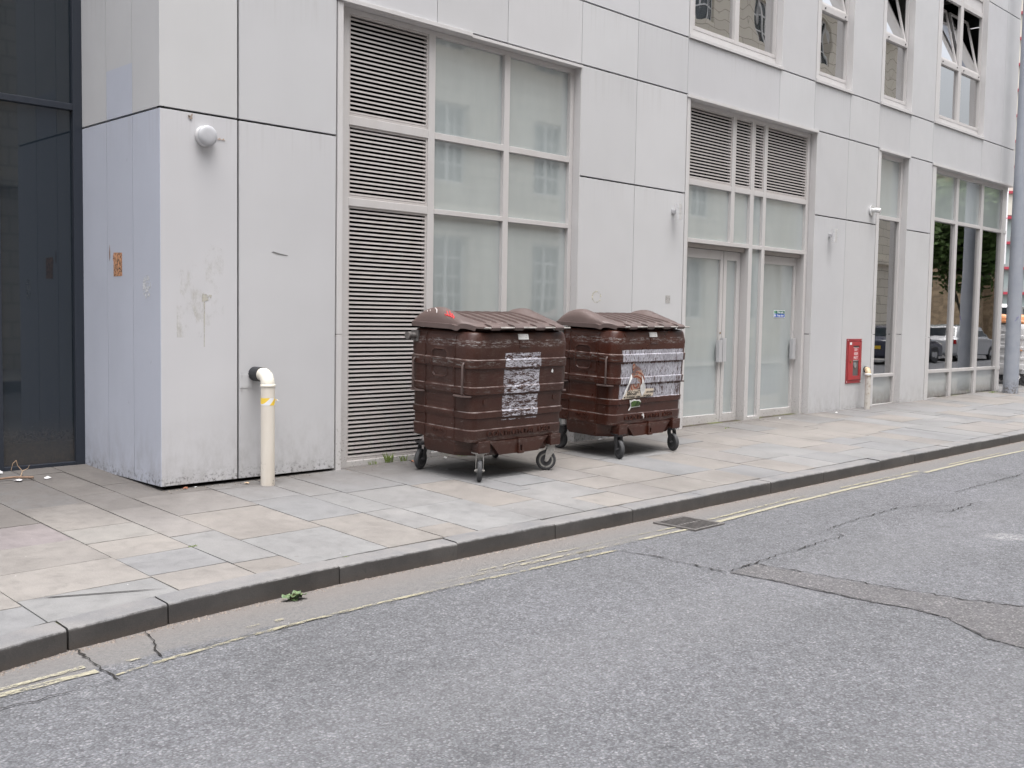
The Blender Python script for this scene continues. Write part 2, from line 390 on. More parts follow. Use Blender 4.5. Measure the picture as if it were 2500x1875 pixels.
# ================================================================== GROUND
# road
mb = MB(); xs = [-30, -10, 0, 5, 10, 15, 20, 30, 60, 200]
for a, b in zip(xs[:-1], xs[1:]):
    mb.quad((a, -3.0, rz(a)), (b, -3.0, rz(b)), (b, 5.6, rz(b)), (a, 5.6, rz(a)))
mb.build('road', M_road, kind='structure')
# wide ground sheet
mb = MB(); mb.quad((-400, -400, -0.7), (600, -400, -0.7), (600, 600, -0.7), (-400, 600, -0.7))
mb.build('ground', M_joint, kind='structure')
# side street beyond the corner
mb = MB()
mb.quad((30.5, 5.35, gz(30, 8)-0.1), (200, 5.35, gz(30, 8)-0.1), (200, 90, gz(30, 10)-0.06), (30.5, 90, gz(30, 10)-0.06))
mb.build('side_street', M_road, kind='structure')
# trench patch sheet
tp = [(5.60,1.20),(5.72,1.75),(5.75,2.07),(5.97,2.36),(6.015,2.58),(5.968,2.81),(5.978,3.45),(5.95,3.82),(6.29,3.82),(6.36,3.03),(6.44,2.46),(6.55,2.14),(6.85,1.2)]
def jitter_poly(p, step=0.05, amp=0.008):
    out = []
    for i in range(len(p)):
        a = Vector(p[i]); b = Vector(p[(i+1) % len(p)]); n = max(1, int((b-a).length/step))
        for k in range(n):
            q = a.lerp(b, k/n); out.append((q.x+random.uniform(-amp, amp), q.y+random.uniform(-amp, amp)))
    return out
tpj = jitter_poly(tp)
mb = MB(); mb.add([(x, y, rz(x)+0.004) for x, y in tpj], [tuple(range(len(tpj)))])
mb.build('road_patch', M_trench, kind='structure')
# cracks
def crack(mb, pts, w=0.012, z=0.008, amp=0.016):
    P = []
    for a, b in zip(pts[:-1], pts[1:]):
        a = Vector(a); b = Vector(b); n = max(2, int((b-a).length/0.035))
        for k in range(n): P.append(a.lerp(b, k/n)+Vector((random.uniform(-amp, amp), random.uniform(-amp, amp))))
    P.append(Vector(pts[-1])); L = []
    for i, p in enumerate(P):
        d = (P[min(i+1, len(P)-1)]-P[max(0, i-1)]).normalized(); nn = Vector((-d.y, d.x))
        ww = w*0.8*random.uniform(0.08, 1.0)*(0.3 if i in (0, len(P)-1) else 1)
        L += [(p.x+nn.x*ww/2, p.y+nn.y*ww/2, rz(p.x)+z), (p.x-nn.x*ww/2, p.y-nn.y*ww/2, rz(p.x)+z)]
    mb.add(L, [(2*i, 2*i+1, 2*i+3, 2*i+2) for i in range(len(P)-1)])
mb = MB()
crack(mb, [(5.89,4.77),(5.94,4.45),(5.94,4.19),(5.935,3.84)], 0.022); crack(mb, [(5.95,3.84),(6.32,3.85),(6.7,3.86),(7.12,3.865)], 0.020)
crack(mb, [(7.12,3.865),(7.62,3.85),(7.72,4.06),(8.15,4.1),(8.7,4.1),(9.17,4.1),(9.64,3.8)], 0.014)
crack(mb, [(6.29,3.82),(6.36,3.03),(6.44,2.46),(6.55,2.14),(6.9,1.4)], 0.024); crack(mb, [(5.95,3.82),(5.978,3.45),(5.968,2.81),(6.015,2.58),(5.97,2.36),(5.75,2.07),(5.6,1.3)], 0.011, amp=0.02)
crack(mb, [(10.4,4.09),(12.2,4.06),(14,4.1)], 0.018)
crack(mb, [(2.52,5.33),(2.47,5.1),(2.42,4.95),(2.38,4.80)], 0.020, amp=0.012); crack(mb, [(2.115,5.2),(2.10,4.95),(2.085,4.82),(2.083,4.62)], 0.024, amp=0.01)
crack(mb, [(2.07,4.63),(1.8,4.62),(1.55,4.63),(1.1,4.6)], 0.012); crack(mb, [(9.2,3.84),(9.3,3.7),(9.9,3.72)], 0.02)
crack(mb, [(2.4,4.80),(2.9,4.80),(3.6,4.80),(4.6,4.79)], 0.007, amp=0.012)
mb.build('road_cracks', M_crack, kind='structure')
# yellow lines: thin sheets
def line(mb, pts, w, z=0.006):
    P = []
    for a, b in zip(pts[:-1], pts[1:]):
        n = max(1, int(abs(b[0]-a[0])/0.08))
        for k in range(n): t = k/n; P.append((a[0]+(b[0]-a[0])*t, a[1]+(b[1]-a[1])*t))
    P.append(pts[-1]); L = []
    for x, y in P:
        j1, j2 = random.uniform(-0.005, 0.005), random.uniform(-0.005, 0.005)
        L += [(x, y-w/2+j1, rz(x)+z), (x, y+w/2+j2, rz(x)+z)]
    mb.add(L, [(2*i, 2*i+2, 2*i+3, 2*i+1) for i in range(len(P)-1)])
mb = MB(); line(mb, [(0.6,4.70),(1.55,4.80),(2.06,4.815)], 0.05); line(mb, [(0.6,4.78),(1.55,4.865),(2.04,4.915)], 0.035)
line(mb, [(7.30,4.842),(7.8,4.86),(8.5,4.885),(9.8,4.895),(11.1,4.86)], 0.048)
line(mb, [(11.45,4.85),(12.6,4.85),(14.35,4.80),(18,4.76),(30,4.7)], 0.048)
line(mb, [(6.30,4.862),(6.89,4.838)], 0.036)
mb.build('yellow_line', M_yelfresh, kind='structure')
mb = MB(); line(mb, [(7.36,4.945),(7.9,4.962),(8.5,4.985),(9.05,4.99)], 0.032); line(mb, [(9.75,4.985),(10.6,4.965),(11.5,4.948)], 0.032); line(mb, [(12.3,4.93),(13.9,4.91)], 0.03)
line(mb, [(14.6,4.9),(22,4.85)], 0.03); line(mb, [(6.28,4.985),(6.89,4.948)], 0.022)
line(mb, [(2.30,4.735),(2.57,4.765),(2.87,4.80),(3.3,4.822),(3.64,4.828),(4.2,4.818),(4.67,4.802),(5.3,4.775),(5.9,4.752)], 0.032)
line(mb, [(2.10,4.70),(2.28,4.737)], 0.025)
mb.build('yellow_line', M_yel, kind='structure')
mb = MB(); line(mb, [(4.3,4.93),(4.8,4.925),(5.3,4.905),(5.75,4.885)], 0.04); line(mb, [(4.7,4.985),(5.6,4.995),(6.25,4.985)], 0.026); line(mb, [(5.6,4.885),(6.3,4.87)], 0.04)
line(mb, [(2.93,4.935),(3.02,4.937)], 0.03); line(mb, [(3.11,4.935),(3.17,4.937)], 0.03); line(mb, [(2.22,4.855),(2.30,4.857)], 0.035)
mb.build('yellow_line', M_yelworn, kind='structure')

# kerb
KP = [(-8,2.0),(-3,3.6),(-1,4.25),(0.5,4.76),(1.2,4.99),(1.73,5.125),(2.08,5.205),(2.66,5.279),(3.2,5.32),(3.85,5.346),(4.85,5.335),(6.79,5.31),(11,5.262),(15.5,5.20),(30,5.05),(200,4.9)]
def ky(x):
    for (a, b), (c, d) in zip(KP[:-1], KP[1:]):
        if x <= c: return b+(d-b)*(x-a)/(c-a)
    return KP[-1][1]
KJ = [-8,-6.8,-5.6,-4.4,-3.2,-2.1,-1.2,-0.3,0.6,1.35,2.08,2.66,3.85,4.85,5.85,6.79,7.80,8.93,9.95,11.22,12.1,13.09,14.1,15.05]
while KJ[-1] < 60: KJ.append(KJ[-1]+random.uniform(0.85, 1.1))
mb = MB()
for i, (a, b) in enumerate(zip(KJ[:-1], KJ[1:])):
    g = 0.007 if i in (9, 10) else 0.0025
    a += g; b -= g; n = max(1, int((b-a)/0.12)); r = 0.02; dz = random.uniform(-0.004, 0.004); dy = random.uniform(-0.004, 0.004)
    prof = [(0.165, -0.30), (0.165, 0.0)] + [(r*(1-math.sin(t))+0.0, -r*(1-math.cos(t))) for t in [R(q) for q in (0, 22, 45, 68, 90)]] + [(0.0, -0.30)]
    m0 = len(prof); vs_ = []
    for k in range(n+1):
        x = a+(b-a)*k/n; y0 = ky(x)+dy
        ch = 0.006 if k in (0, n) else 0
        for j, (py, pz) in enumerate(prof):
            jit = 0.0025*mnoise.noise(Vector((x*9, j*0.7, i)))
            vs_.append((x, y0+py+(ch if 1 < j < m0-1 else 0)+jit, gz(x, y0+py)+pz+dz-(ch*0.7 if 0 < j < m0-1 else 0)+jit))
    fs_ = [(k*m0+j, k*m0+j+1, (k+1)*m0+j+1, (k+1)*m0+j) for k in range(n) for j in range(m0-1)]
    fs_ += [tuple(range(m0-1, -1, -1)), tuple(n*m0+j for j in range(m0))]
    mb.add(vs_, fs_)
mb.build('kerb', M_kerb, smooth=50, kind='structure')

# pavement: courses of flags laid square to the kerb
mbj = MB()
for k in range(84):
    a = -8+0.5*k; b = a+0.5; ys_ = [None, 7.0, 8.6, 10.5, 24]
    for y0, y1 in zip(ys_[:-1], ys_[1:]):
        ya, yb = (ky(a)+0.10, ky(b)+0.10) if y0 is None else (y0, y0)
        mbj.quad((a, ya, gz(a, ya)-0.012), (b, yb, gz(b, yb)-0.012), (b, y1, gz(b, y1)-0.012), (a, y1, gz(a, y1)-0.012))
mbj.build('pavement_bed', M_joint, kind='structure')
BUFF = [(0.203,0.191,0.181),(0.208,0.196,0.185),(0.196,0.186,0.180),(0.203,0.190,0.179)]
BLUE = [(0.189,0.190,0.195),(0.195,0.196,0.198),(0.184,0.186,0.191),(0.198,0.197,0.198)]
CJ = [-6,-5.2,-4.5,-3.9,-3.1,-2.5,-1.6,-0.9,-0.2,0.5,1.25,2.04,2.815,3.335,3.68,4.37,4.87,5.20,5.86,6.38,6.675,7.17,7.71,8.39,9.0,9.55,10.1,10.6,11.2,12.0,12.6,13.1,13.62]
while CJ[-1] < 32: CJ.append(CJ[-1]+random.choice([0.45, 0.52, 0.6, 0.68, 0.8]))
KNOWN = {11: [(5.80,'o'),(6.35,'o'),(6.92,'p'),(7.5,'o')], 12: [(5.835,'b'),(6.30,'o'),(6.745,'mix'),(7.17,'o'),(7.97,'b')], 13: [(5.78,'b'),(6.614,'o'),(7.59,'o')], 14: [(6.28,'o'),(7.16,'o'),(7.9,'o')], 15: [(6.47,'b'),(7.3,'b')], 16: [(5.83,'b'),(6.46,'b'),(7.2,'b')], 10: [(5.7,'o'),(6.3,'o'),(6.95,'o')]}
mb = MB()
rnd = random.Random(21)
for i, (a, b) in enumerate(zip(CJ[:-1], CJ[1:])):
    xm = (a+b)/2; ylo = ky(xm)+0.172; yhi = 9.66 if a < 3.98 else (8.12 if xm < 22.9 else 15)
    cuts = [ylo]
    kinds = []
    if i in KNOWN:
        for y, k in KNOWN[i]: cuts.append(y); kinds.append(k)
    while cuts[-1] < yhi-0.25:
        cuts.append(cuts[-1]+rnd.choice([0.42, 0.55, 0.62, 0.75, 0.9, 1.05]))
    cuts[-1] = yhi
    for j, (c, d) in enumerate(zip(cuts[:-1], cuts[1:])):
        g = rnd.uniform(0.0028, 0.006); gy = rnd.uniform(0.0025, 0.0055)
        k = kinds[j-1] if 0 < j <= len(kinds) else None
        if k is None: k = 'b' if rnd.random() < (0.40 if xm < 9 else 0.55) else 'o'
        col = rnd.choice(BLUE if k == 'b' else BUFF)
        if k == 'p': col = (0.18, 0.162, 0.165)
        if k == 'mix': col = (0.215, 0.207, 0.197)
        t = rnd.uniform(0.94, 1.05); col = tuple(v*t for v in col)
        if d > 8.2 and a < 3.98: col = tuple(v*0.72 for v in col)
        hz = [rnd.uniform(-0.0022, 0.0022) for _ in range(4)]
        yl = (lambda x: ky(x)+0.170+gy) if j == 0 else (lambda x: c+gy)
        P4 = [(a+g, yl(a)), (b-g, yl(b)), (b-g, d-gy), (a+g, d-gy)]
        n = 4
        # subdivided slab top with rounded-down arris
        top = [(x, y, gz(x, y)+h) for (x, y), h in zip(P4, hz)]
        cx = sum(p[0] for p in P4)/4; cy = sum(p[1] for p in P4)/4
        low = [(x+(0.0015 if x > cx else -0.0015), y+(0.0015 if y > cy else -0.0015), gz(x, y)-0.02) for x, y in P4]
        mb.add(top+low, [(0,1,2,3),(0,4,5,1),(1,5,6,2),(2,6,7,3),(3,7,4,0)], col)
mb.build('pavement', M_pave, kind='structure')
# one flag has split along its bedding: a thin lifted flake edge
mb = MB()
fl = [(2.09,5.785),(2.22,5.762),(2.42,5.680),(2.62,5.60),(2.785,5.53),(2.60,5.595),(2.36,5.691),(2.18,5.764)]
mb.add([(x, y, gz(x, y)+0.005) for x, y in fl], [tuple(range(len(fl)))]); mb.build('flag_crack', M_crack, kind='structure')

# opposite side (seen only as reflections)
mb = MB(); mb.box(-20, 120, -7.5, -3.0, -0.6, 0.05); mb.build('far_pavement', M_pave if False else plain('far_paving', (0.26,0.25,0.24), 0.8), kind='structure')

# ================================================================== GREY BUILDING
B = thing('office_building', 'long pale grey panel-clad building with louvres, frosted glazing and joints, behind the two brown bins', 'building', (4.0, D, 0.0))
ZR = [0.065, 3.157, 3.175, 4.427, 4.445, 5.145, 5.163, 7.806, 7.824, 11.0]
HG = 0.0035
mp = MB(); mbk = MB(); PT = 0.03
def panel(x0, x1, z0, z1, g0=HG, g1=HG):
    t = random.uniform(0.955, 1.03); mp.box(x0+g0, x1-g1, D, D+PT, z0, z1, (t, t*random.uniform(0.995, 1.003), t*random.uniform(0.99, 1.008)))
    mbk.box(x0, x1, D+PT+0.004, D+PT+0.02, z0-0.009, z1+0.009)
XC = 3.9925
# left block, three storeys of two panels
for z0, z1 in ((0.065, 3.157), (3.175, 7.806), (7.824, 11)):
    panel(XC, 4.702, z0, z1, 0, 0.010); panel(4.702, 5.722, z0, z1, 0.010, 0.006)
# above window bay one
for a, b in ((5.722, 6.936), (6.936, 7.932), (7.932, 9.13), (9.13, 10.165), (10.165, 11.205), (11.205, 13.46), (13.46, 14.475), (14.475, 15.60), (15.60, 16.625), (16.625, 17.785), (17.785, 18.745), (18.745, 21.01), (21.01, 22.03), (22.03, 22.77)):
    panel(a, b, 4.445, 5.145)
for a, b in ((9.135, 10.160), (10.160, 11.205), (14.592, 15.590), (15.590, 16.625), (17.80, 18.78)):
    panel(a, b, 0.085 if a > 11 else 0.03, 3.157); panel(a, b, 3.175, 4.427)
for a, b in ((5.722, 6.936), (6.936, 7.932), (7.932, 9.13), (9.13, 10.165), (10.165, 11.205), (13.495, 14.475), (15.635, 16.625), (17.82, 18.765), (21.055, 22.05), (22.05, 22.77)):
    panel(a, b, 5.163, 7.806)
for a, b in ((5.722, 7.932), (7.932, 10.165), (10.165, 11.205), (13.495, 14.475), (15.635, 16.625), (17.82, 18.765), (21.055, 22.05), (22.05, 22.77)):
    panel(a, b, 7.824, 11)
mp.build('wall', M_panel, B, bevel=0.0025)
# side return of the left block
ms = MB(); msg = MB(); mbs = MB()
for a, b in ((0.0004, 0.490), (0.490, 0.992), (0.992, 1.535)):
    ms.box(3.989, 4.019, D+a+(0.0035 if a > 0.1 else 0), D+b-0.0035, 0.065, 3.157)
    z0 = 3.175
    if 0.4 < a < 0.6: ms.box(3.989, 4.019, D+a+0.0035, D+b-0.0035, 3.175, 3.592); z0 = 3.592
    msg.box(3.989, 4.019, D+a+(0.0035 if a > 0.1 else 0), D+b-0.0035, z0, 7.806)
    msg.box(3.989, 4.019, D+a+(0.0035 if a > 0.1 else 0), D+b-0.0035, 7.824, 11)
    mbs.box(4.023, 4.03, D+a, D+b, 0.056, 11)
ms.build('wall', M_blue, B, label='lavender grey lower cladding on the side return')
msg.build('wall', M_panel, B)
mbk.add(mbs.v, mbs.f)
# core behind the cladding, dark plinth gap, roof and end wall
mbk.box(4.10, 22.70, D+0.16, D+0.18, -0.3, 0.03)
mbk.build('backing', M_back, B)
mc = MB(); mc.box(4.04, 5.70, D+0.06, D+12, -0.3, 10.9); mc.box(5.70, 22.70, D+4.2, D+12, -0.3, 10.9); mc.box(5.70, 22.70, D+0.2, D+4.2, 4.42, 5.12); mc.box(5.70, 22.7, D+0.2, D+4.2, 8.0, 10.9); mc.box(9.2, 11.2, D+0.06, D+4.2, -0.3, 4.42); mc.box(14.7, 16.6, D+0.06, D+4.2, -0.3, 4.42)
mc.build('core', M_dark, B)
me_ = MB()
for z0, z1 in ((4.445, 5.145), (5.163, 7.806), (7.824, 11)):
    me_.box(22.745, 22.772, D+0.034, D+3.0, z0, z1); me_.box(22.745, 22.772, D+3.01, D+6.0, z0, z1)
me_.build('wall', M_panel, B)

FY = D+0.10      # frame plane
def louvre(name, x0, x1, z0, z1, pitch=0.0412):
    m = MB(); fr = 0.020; y0 = FY+0.012
    m.box(x0, x0+fr, y0, y0+0.05, z0, z1); m.box(x1-fr, x1, y0, y0+0.05, z0, z1)
    m.box(x0+fr, x1-fr, y0, y0+0.05, z0, z0+fr+0.006); m.box(x0+fr, x1-fr, y0, y0+0.05, z1-fr, z1)
    n = max(3, round((z1-z0-2*fr-0.006)/pitch)); p = (z1-z0-2*fr-0.006)/n
    for i in range(n):
        zb = z0+fr+0.006+i*p+0.004
        pr = [(y0+0.003, zb), (y0+0.005, zb+0.0175), (y0+0.036, zb+0.0235), (y0+0.036, zb+0.0215), (y0+0.009, zb+0.015), (y0+0.008, zb)]
        m.prism(pr, 'x', x0+fr, x1-fr)
    o = m.build(name, M_slat, B)
    k = MB(); k.box(x0, x1, y0+0.055, y0+0.06, z0, z1); k.build('backing', M_dark, o)
    return o
def window(name, parts, panes, mat_glass, depth=0.06, mat=None, label=None, yo=0.0, gy=0.045):
    m = MB()
    for x0, x1, z0, z1 in parts: m.box(x0, x1, FY+yo, FY+yo+depth, z0, z1)
    o = m.build(name, mat or M_frame, B, bevel=0.003, label=label)
    by = {}
    for p in panes: by.setdefault(p[4] if len(p) > 4 else mat_glass, []).append(p)
    for mt, ps in by.items():
        for p in ps:
            g = MB(); g.box(p[0]-0.01, p[1]+0.01, FY+yo+gy, FY+yo+gy+0.008, p[2]-0.01, p[3]+0.01)
            g.build('pane', mt, o)
    return o
# --- bay one: louvres and six frosted panes
window('window', [(5.80,5.935,0.03,4.395),(6.918,7.006,0.03,4.395),(7.994,8.076,0.03,4.395),(9.060,9.122,0.03,4.395),
   (5.935,6.918,4.348,4.395),(7.006,7.994,4.343,4.395),(8.076,9.060,4.343,4.395),(5.935,6.918,3.312,3.398),(5.935,6.918,2.550,2.626),(5.935,6.918,0.03,0.098),
   (7.006,7.994,3.318,3.384),(8.076,9.06,3.318,3.384),(7.006,7.994,2.560,2.612),(8.076,9.06,2.560,2.612),(7.006,7.994,0.60,0.655),(8.076,9.06,0.60,0.655),(7.006,7.994,0.03,0.10),(8.076,9.06,0.03,0.10)],
   [(a, b, c, d) for a, b in ((7.006,7.994),(8.076,9.06)) for c, d in ((3.384,4.343),(2.612,3.318),(0.655,2.56),(0.10,0.60))], M_frost)
louvre('louvre', 5.935, 6.918, 3.398, 4.348); louvre('louvre', 5.935, 6.918, 2.626, 3.312); louvre('louvre', 5.935, 6.918, 0.098, 2.550)
# --- bay two: louvres, frosted lights, double door and single door
window('window', [(11.276,11.438,0.03,4.395),(12.442,12.530,2.613,4.395),(12.930,13.022,0.03,4.395),(13.272,13.352,0.03,4.395),(14.492,14.570,0.03,4.395),
   (11.438,12.442,4.340,4.395),(12.53,12.93,4.340,4.395),(13.022,13.272,4.340,4.395),(13.352,14.492,4.340,4.395)] +
   [(a, b, 3.315, 3.384) for a, b in ((11.438,12.442),(12.53,12.93),(13.022,13.272),(13.352,14.492))] +
   [(a, b, 2.558, 2.613) for a, b in ((11.438,12.93),(13.022,13.272),(13.352,14.492))] + [(13.022,13.272,0.05,0.14)],
   [(11.438,12.442,2.613,3.315),(12.53,12.93,2.613,3.315),(13.022,13.272,2.613,3.315),(13.352,14.492,2.613,3.315),(13.022,13.272,0.14,2.558)], M_frost)
for a, b in ((11.438,12.442),(12.53,12.93),(13.022,13.272),(13.352,14.492)): louvre('louvre', a, b, 3.384, 4.340)
for a, b in ((12.934,12.965),(14.496,14.56),(11.40,11.434),(13.31,13.348)):
    mrv = MB(); mrv.box(a, b, FY+0.0605, FY+0.20, 0.04, 2.557); mrv.build('door_surround', M_frame, B)
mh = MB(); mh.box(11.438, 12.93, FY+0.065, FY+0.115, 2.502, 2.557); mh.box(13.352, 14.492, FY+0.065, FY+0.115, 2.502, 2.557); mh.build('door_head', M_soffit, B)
mdk = MB(); mdk.box(11.3, 14.6, FY+0.22, FY+0.24, 0, 4.38); mdk.build('backing', M_dark, B)
def door(x0, x1, sl, sr, z0, z1, gl0, gl1):
    m = MB(); y0 = FY+0.130; y1 = y0+0.05
    m.box(x0, x0+sl, y0, y1, z0, z1); m.box(x1-sr, x1, y0, y1, z0, z1); m.box(x0+sl, x1-sr, y0, y1, z0, gl0); m.box(x0+sl, x1-sr, y0, y1, gl1, z1)
    d = m.build('door', M_frame, B, bevel=0.0025)
    g = MB(); g.box(x0+sl-0.005, x1-sr+0.005, y0+0.03, y0+0.038, gl0-0.005, gl1+0.005); g.build('pane', M_frost, d)
    return d, y0
M_alu = Mt('satin_aluminium', (0.46, 0.46, 0.475), 0.40, 0.25).m
def handle(d, y0, x0, x1, z0, z1):
    m = MB(); m.prism([(x0, y0-0.055), (x1, y0-0.055), (x1, y0-0.045), (x0+0.012, y0-0.045), (x0+0.012, y0-0.001), (x0, y0-0.001)], 'z', z0, z1)
    m.box(x0+0.02, x0+0.045, y0-0.045, y0-0.001, z0+0.03, z0+0.05); m.box(x0+0.02, x0+0.045, y0-0.045, y0-0.001, z1-0.05, z1-0.03)
    m.build('handle', M_alu, d, bevel=0.002)
d1, yd = door(11.44, 12.492, 0.115, 0.070, 0.078, 2.500, 0.200, 2.375); handle(d1, yd, 12.365, 12.445, 0.935, 1.245)
mk = MB(); mk.lathe([(0.0, 0), (0.014, 0), (0.014, 0.006), (0.0, 0.007)], (12.455, yd-0.007, 1.346), (0, 1, 0), 16); mk.build('lock', plain('brass', (0.25,0.17,0.06), 0.4, 0.8), d1)
d2, yd = door(12.504, 12.926, 0.078, 0.092, 0.080, 2.500, 0.202, 2.375); handle(d2, yd, 12.46, 12.545, 0.945, 1.275)
d3, yd = door(13.356, 14.494, 0.13, 0.065, 0.083, 2.500, 0.202, 2.380); handle(d3, yd, 14.370, 14.462, 0.945, 1.270)
mk = MB(); mk.lathe([(0.0, 0), (0.014, 0), (0.014, 0.006), (0.0, 0.007)], (14.455, yd-0.007, 1.37), (0, 1, 0), 16); mk.build('lock', M_alu, d3)
mt = MB(); mt.box(11.40, 12.925, FY-0.02, FY+0.125, 0.02, 0.058); mt.box(13.356, 14.49, FY-0.02, FY+0.125, 0.03, 0.066); mt.build('threshold', plain('threshold_metal', (0.66,0.65,0.64), 0.4, 0.2), B)
# --- bay three and four
cl = M_clear
window('window', [(16.735,16.905,0.10,4.395),(17.722,17.792,0.10,4.395),(16.905,17.722,4.330,4.395),(16.905,17.722,3.300,3.362),(16.905,17.722,0.597,0.650),(16.905,17.722,0.10,0.128)],
   [(16.905,17.722,3.362,4.33),(16.905,17.722,0.65,3.30,M_clear),(16.905,17.722,0.128,0.597,M_frost_dirty)], M_frost)
bars = [(18.94,19.130,0.10,4.395),(20.145,20.262,0.10,4.395),(21.375,21.503,0.10,4.395),(22.505,22.610,0.10,4.395)]
g3 = ((19.130,20.145),(20.262,21.375),(21.503,22.505))
for a, b in g3: bars += [(a, b, 4.322, 4.395), (a, b, 3.442, 3.505), (a, b, 0.612, 0.672), (a, b, 0.10, 0.135)]
window('window', bars, [(a, b, 3.505, 4.322) for a, b in g3]+[(a, b, 0.672, 3.442, M_clear) for a, b in g3]+[(a, b, 0.135, 0.612, M_frost_dirty) for a, b in g3], M_frost)
mcs = MB(); mcs.box(22.611, 22.768, FY+0.012, FY+0.10, 0.10, 0.60); mcs.box(22.611, 22.768, FY+0.012, FY+0.10, 0.675, 3.44); mcs.box(22.611, 22.768, FY+0.012, FY+0.10, 3.507, 4.32)
mcs.box(22.611, 22.772, FY, FY+0.11, 0.60, 0.675); mcs.box(22.611, 22.772, FY, FY+0.11, 3.44, 3.507); mcs.box(22.611, 22.772, FY, FY+0.11, 4.32, 4.395)
mcs.box(22.70, 22.768, D+2.0, D+2.1, 0.1, 4.4); mcs.build('corner_post', M_trim, B, bevel=0.003)
mge = MB(); mge.box(22.73, 22.738, D+0.2, D+2.0, 0.65, 4.4); mge.build('pane', M_clear, B)
# --- trims: left jamb strips, right reveals, lintels
mtm = MB()
def opening(xl0, xl1, xr, z0, zt, split=1.325, head=0.037):
    for a, b in ((z0, split-0.006), (split+0.006, zt)):
        if b > a: mtm.box(xl0+0.003, xl1, D-0.006, FY-0.001, a, b)
    for a, b in ((z0, split-0.006), (split+0.006, zt)):
        if b > a and xr < 22: mtm.box(xr, xr+0.0095, D-0.004, FY+0.06, a, b)
    mtm.box(xl1+0.001, xr-0.001, D+0.006, FY+0.02, zt, zt+head-0.002)
opening(5.728, 5.790, 9.124, 0.03, 4.396); opening(11.208, 11.276, 14.579, 0.05, 4.396, 1.338); opening(16.628, 16.735, 17.792, 0.12, 4.396, 1.335); opening(18.785, 18.94, 22.768, 0.125, 4.396, 1.285)
mtm.box(5.722, 7.40, D-0.026, D+0.005, 4.400, 4.440); mtm.box(7.402, 9.14, D-0.016, D+0.005, 4.392, 4.424)
mtm.box(11.203, 14.598, D-0.022, D+0.005, 4.398, 4.438); mtm.box(16.645, 17.83, D-0.022, D+0.005, 4.398, 4.438); mtm.box(18.76, 22.795, D-0.022, D+0.005, 4.398, 4.438)
# upper windows surrounds
UP = [(11.212, 11.280, 13.490), (14.478, 14.560, 15.625), (16.628, 16.735, 17.808), (18.768, 18.94, 21.045)]
for xl0, xl1, xr in UP:
    mtm.box(xl0, xl1, D-0.006, FY-0.001, 5.205, 10.5); mtm.box(xr, xr+0.009, D-0.004, FY+0.06, 5.205, 10.5)
    mtm.prism([(D-0.025, 5.150), (D-0.025, 5.196), (FY+0.0, 5.235), (FY+0.0, 5.150)], 'x', xl0-0.006, xr+0.022)
    mtm.box(xl1, xr, FY+0.004, FY+0.05, 5.236, 5.322)
mtm.build('trim', M_trim, B, bevel=0.002)
M_knob = plain('dark_knob', (0.1,0.1,0.1), 0.5)
def ulights(xs, transom, top_h=7.50):
    x0 = xs[0]; parts = []; panes = []; n = len(xs)//2
    edges = [(xs[2*i], xs[2*i+1]) for i in range(n)]
    parts.append((x0-0.20 if n == 2 else x0-0.17, x0, 5.323, 10.4)); parts.append((edges[-1][1], edges[-1][1]+(0.03 if n == 1 else 0.03), 5.323, 10.4))
    if n == 2: parts.append((edges[0][1], edges[1][0], 5.323, 10.4))
    for a, b in edges:
        parts.append((a, b, 5.323, 5.375))
        if transom:
            parts += [(a, b, 6.300, 6.395), (a, b, top_h, top_h+0.09), (a, b, 7.80, 7.86)]
            panes += [(a, b, 5.375, 6.300), (a, b, 7.86, 9.9)]
        else:
            parts += [(a, b, 7.45, 7.53)]; panes += [(a, b, 5.375, 7.45), (a, b, 7.53, 9.9)]
        parts.append((a, b, 9.9, 10.4))
    w = window('window', parts, panes, M_upglass)
    if transom:
        for a, b in edges:
            # spandrel panel over the opening light, hopper sash tilted inwards, stay knobs
            sp = MB(); sp.box(a, b, FY+0.02, FY+0.03, top_h+0.09, 7.80); sp.build('spandrel', M_trim, w)
            th = R(13); s = MB(); c_, s_ = math.cos(th), math.sin(th); h = top_h-6.40
            def T(x, y, z): return (x, FY+0.02+y*c_+(z)*s_, 6.40-y*s_*0+z*c_)
            def tb(m, xa, xb, ya, yb, za, zb):
                v = [T(x, y, z) for z in (za, zb) for y in (ya, yb) for x in (xa, xb)]
                m.add(v, [(0,1,3,2),(4,6,7,5),(0,4,5,1),(1,5,7,3),(3,7,6,2),(2,6,4,0)])
            for q in ((a+0.01, a+0.05, 0, 0.045, 0, h), (b-0.05, b-0.01, 0, 0.045, 0, h), (a+0.05, b-0.05, 0, 0.045, 0, 0.04), (a+0.05, b-0.05, 0, 0.045, h-0.04, h)): tb(s, *q)
            so = s.build('sash', M_frame, w)
            gl = MB(); tb(gl, a+0.048, b-0.048, 0.017, 0.023, 0.038, h-0.038)
            gl.build('sash_pane', M_upglass, w)
            for xk in (a+0.09, b-0.09):
                kn = MB(); kn.lathe([(0, 0), (0.013, 0), (0.011, 0.014), (0, 0.016)], (xk, FY-0.016, 6.345), (0, 1, 0), 10)
                kn.build('stay_knob', M_knob, w)
    return w
ulights([11.470, 12.408, 12.512, 13.458], False); ulights([14.780, 15.600], True); ulights([16.950, 17.770], True); ulights([19.160, 19.988, 20.118, 21.020], True)
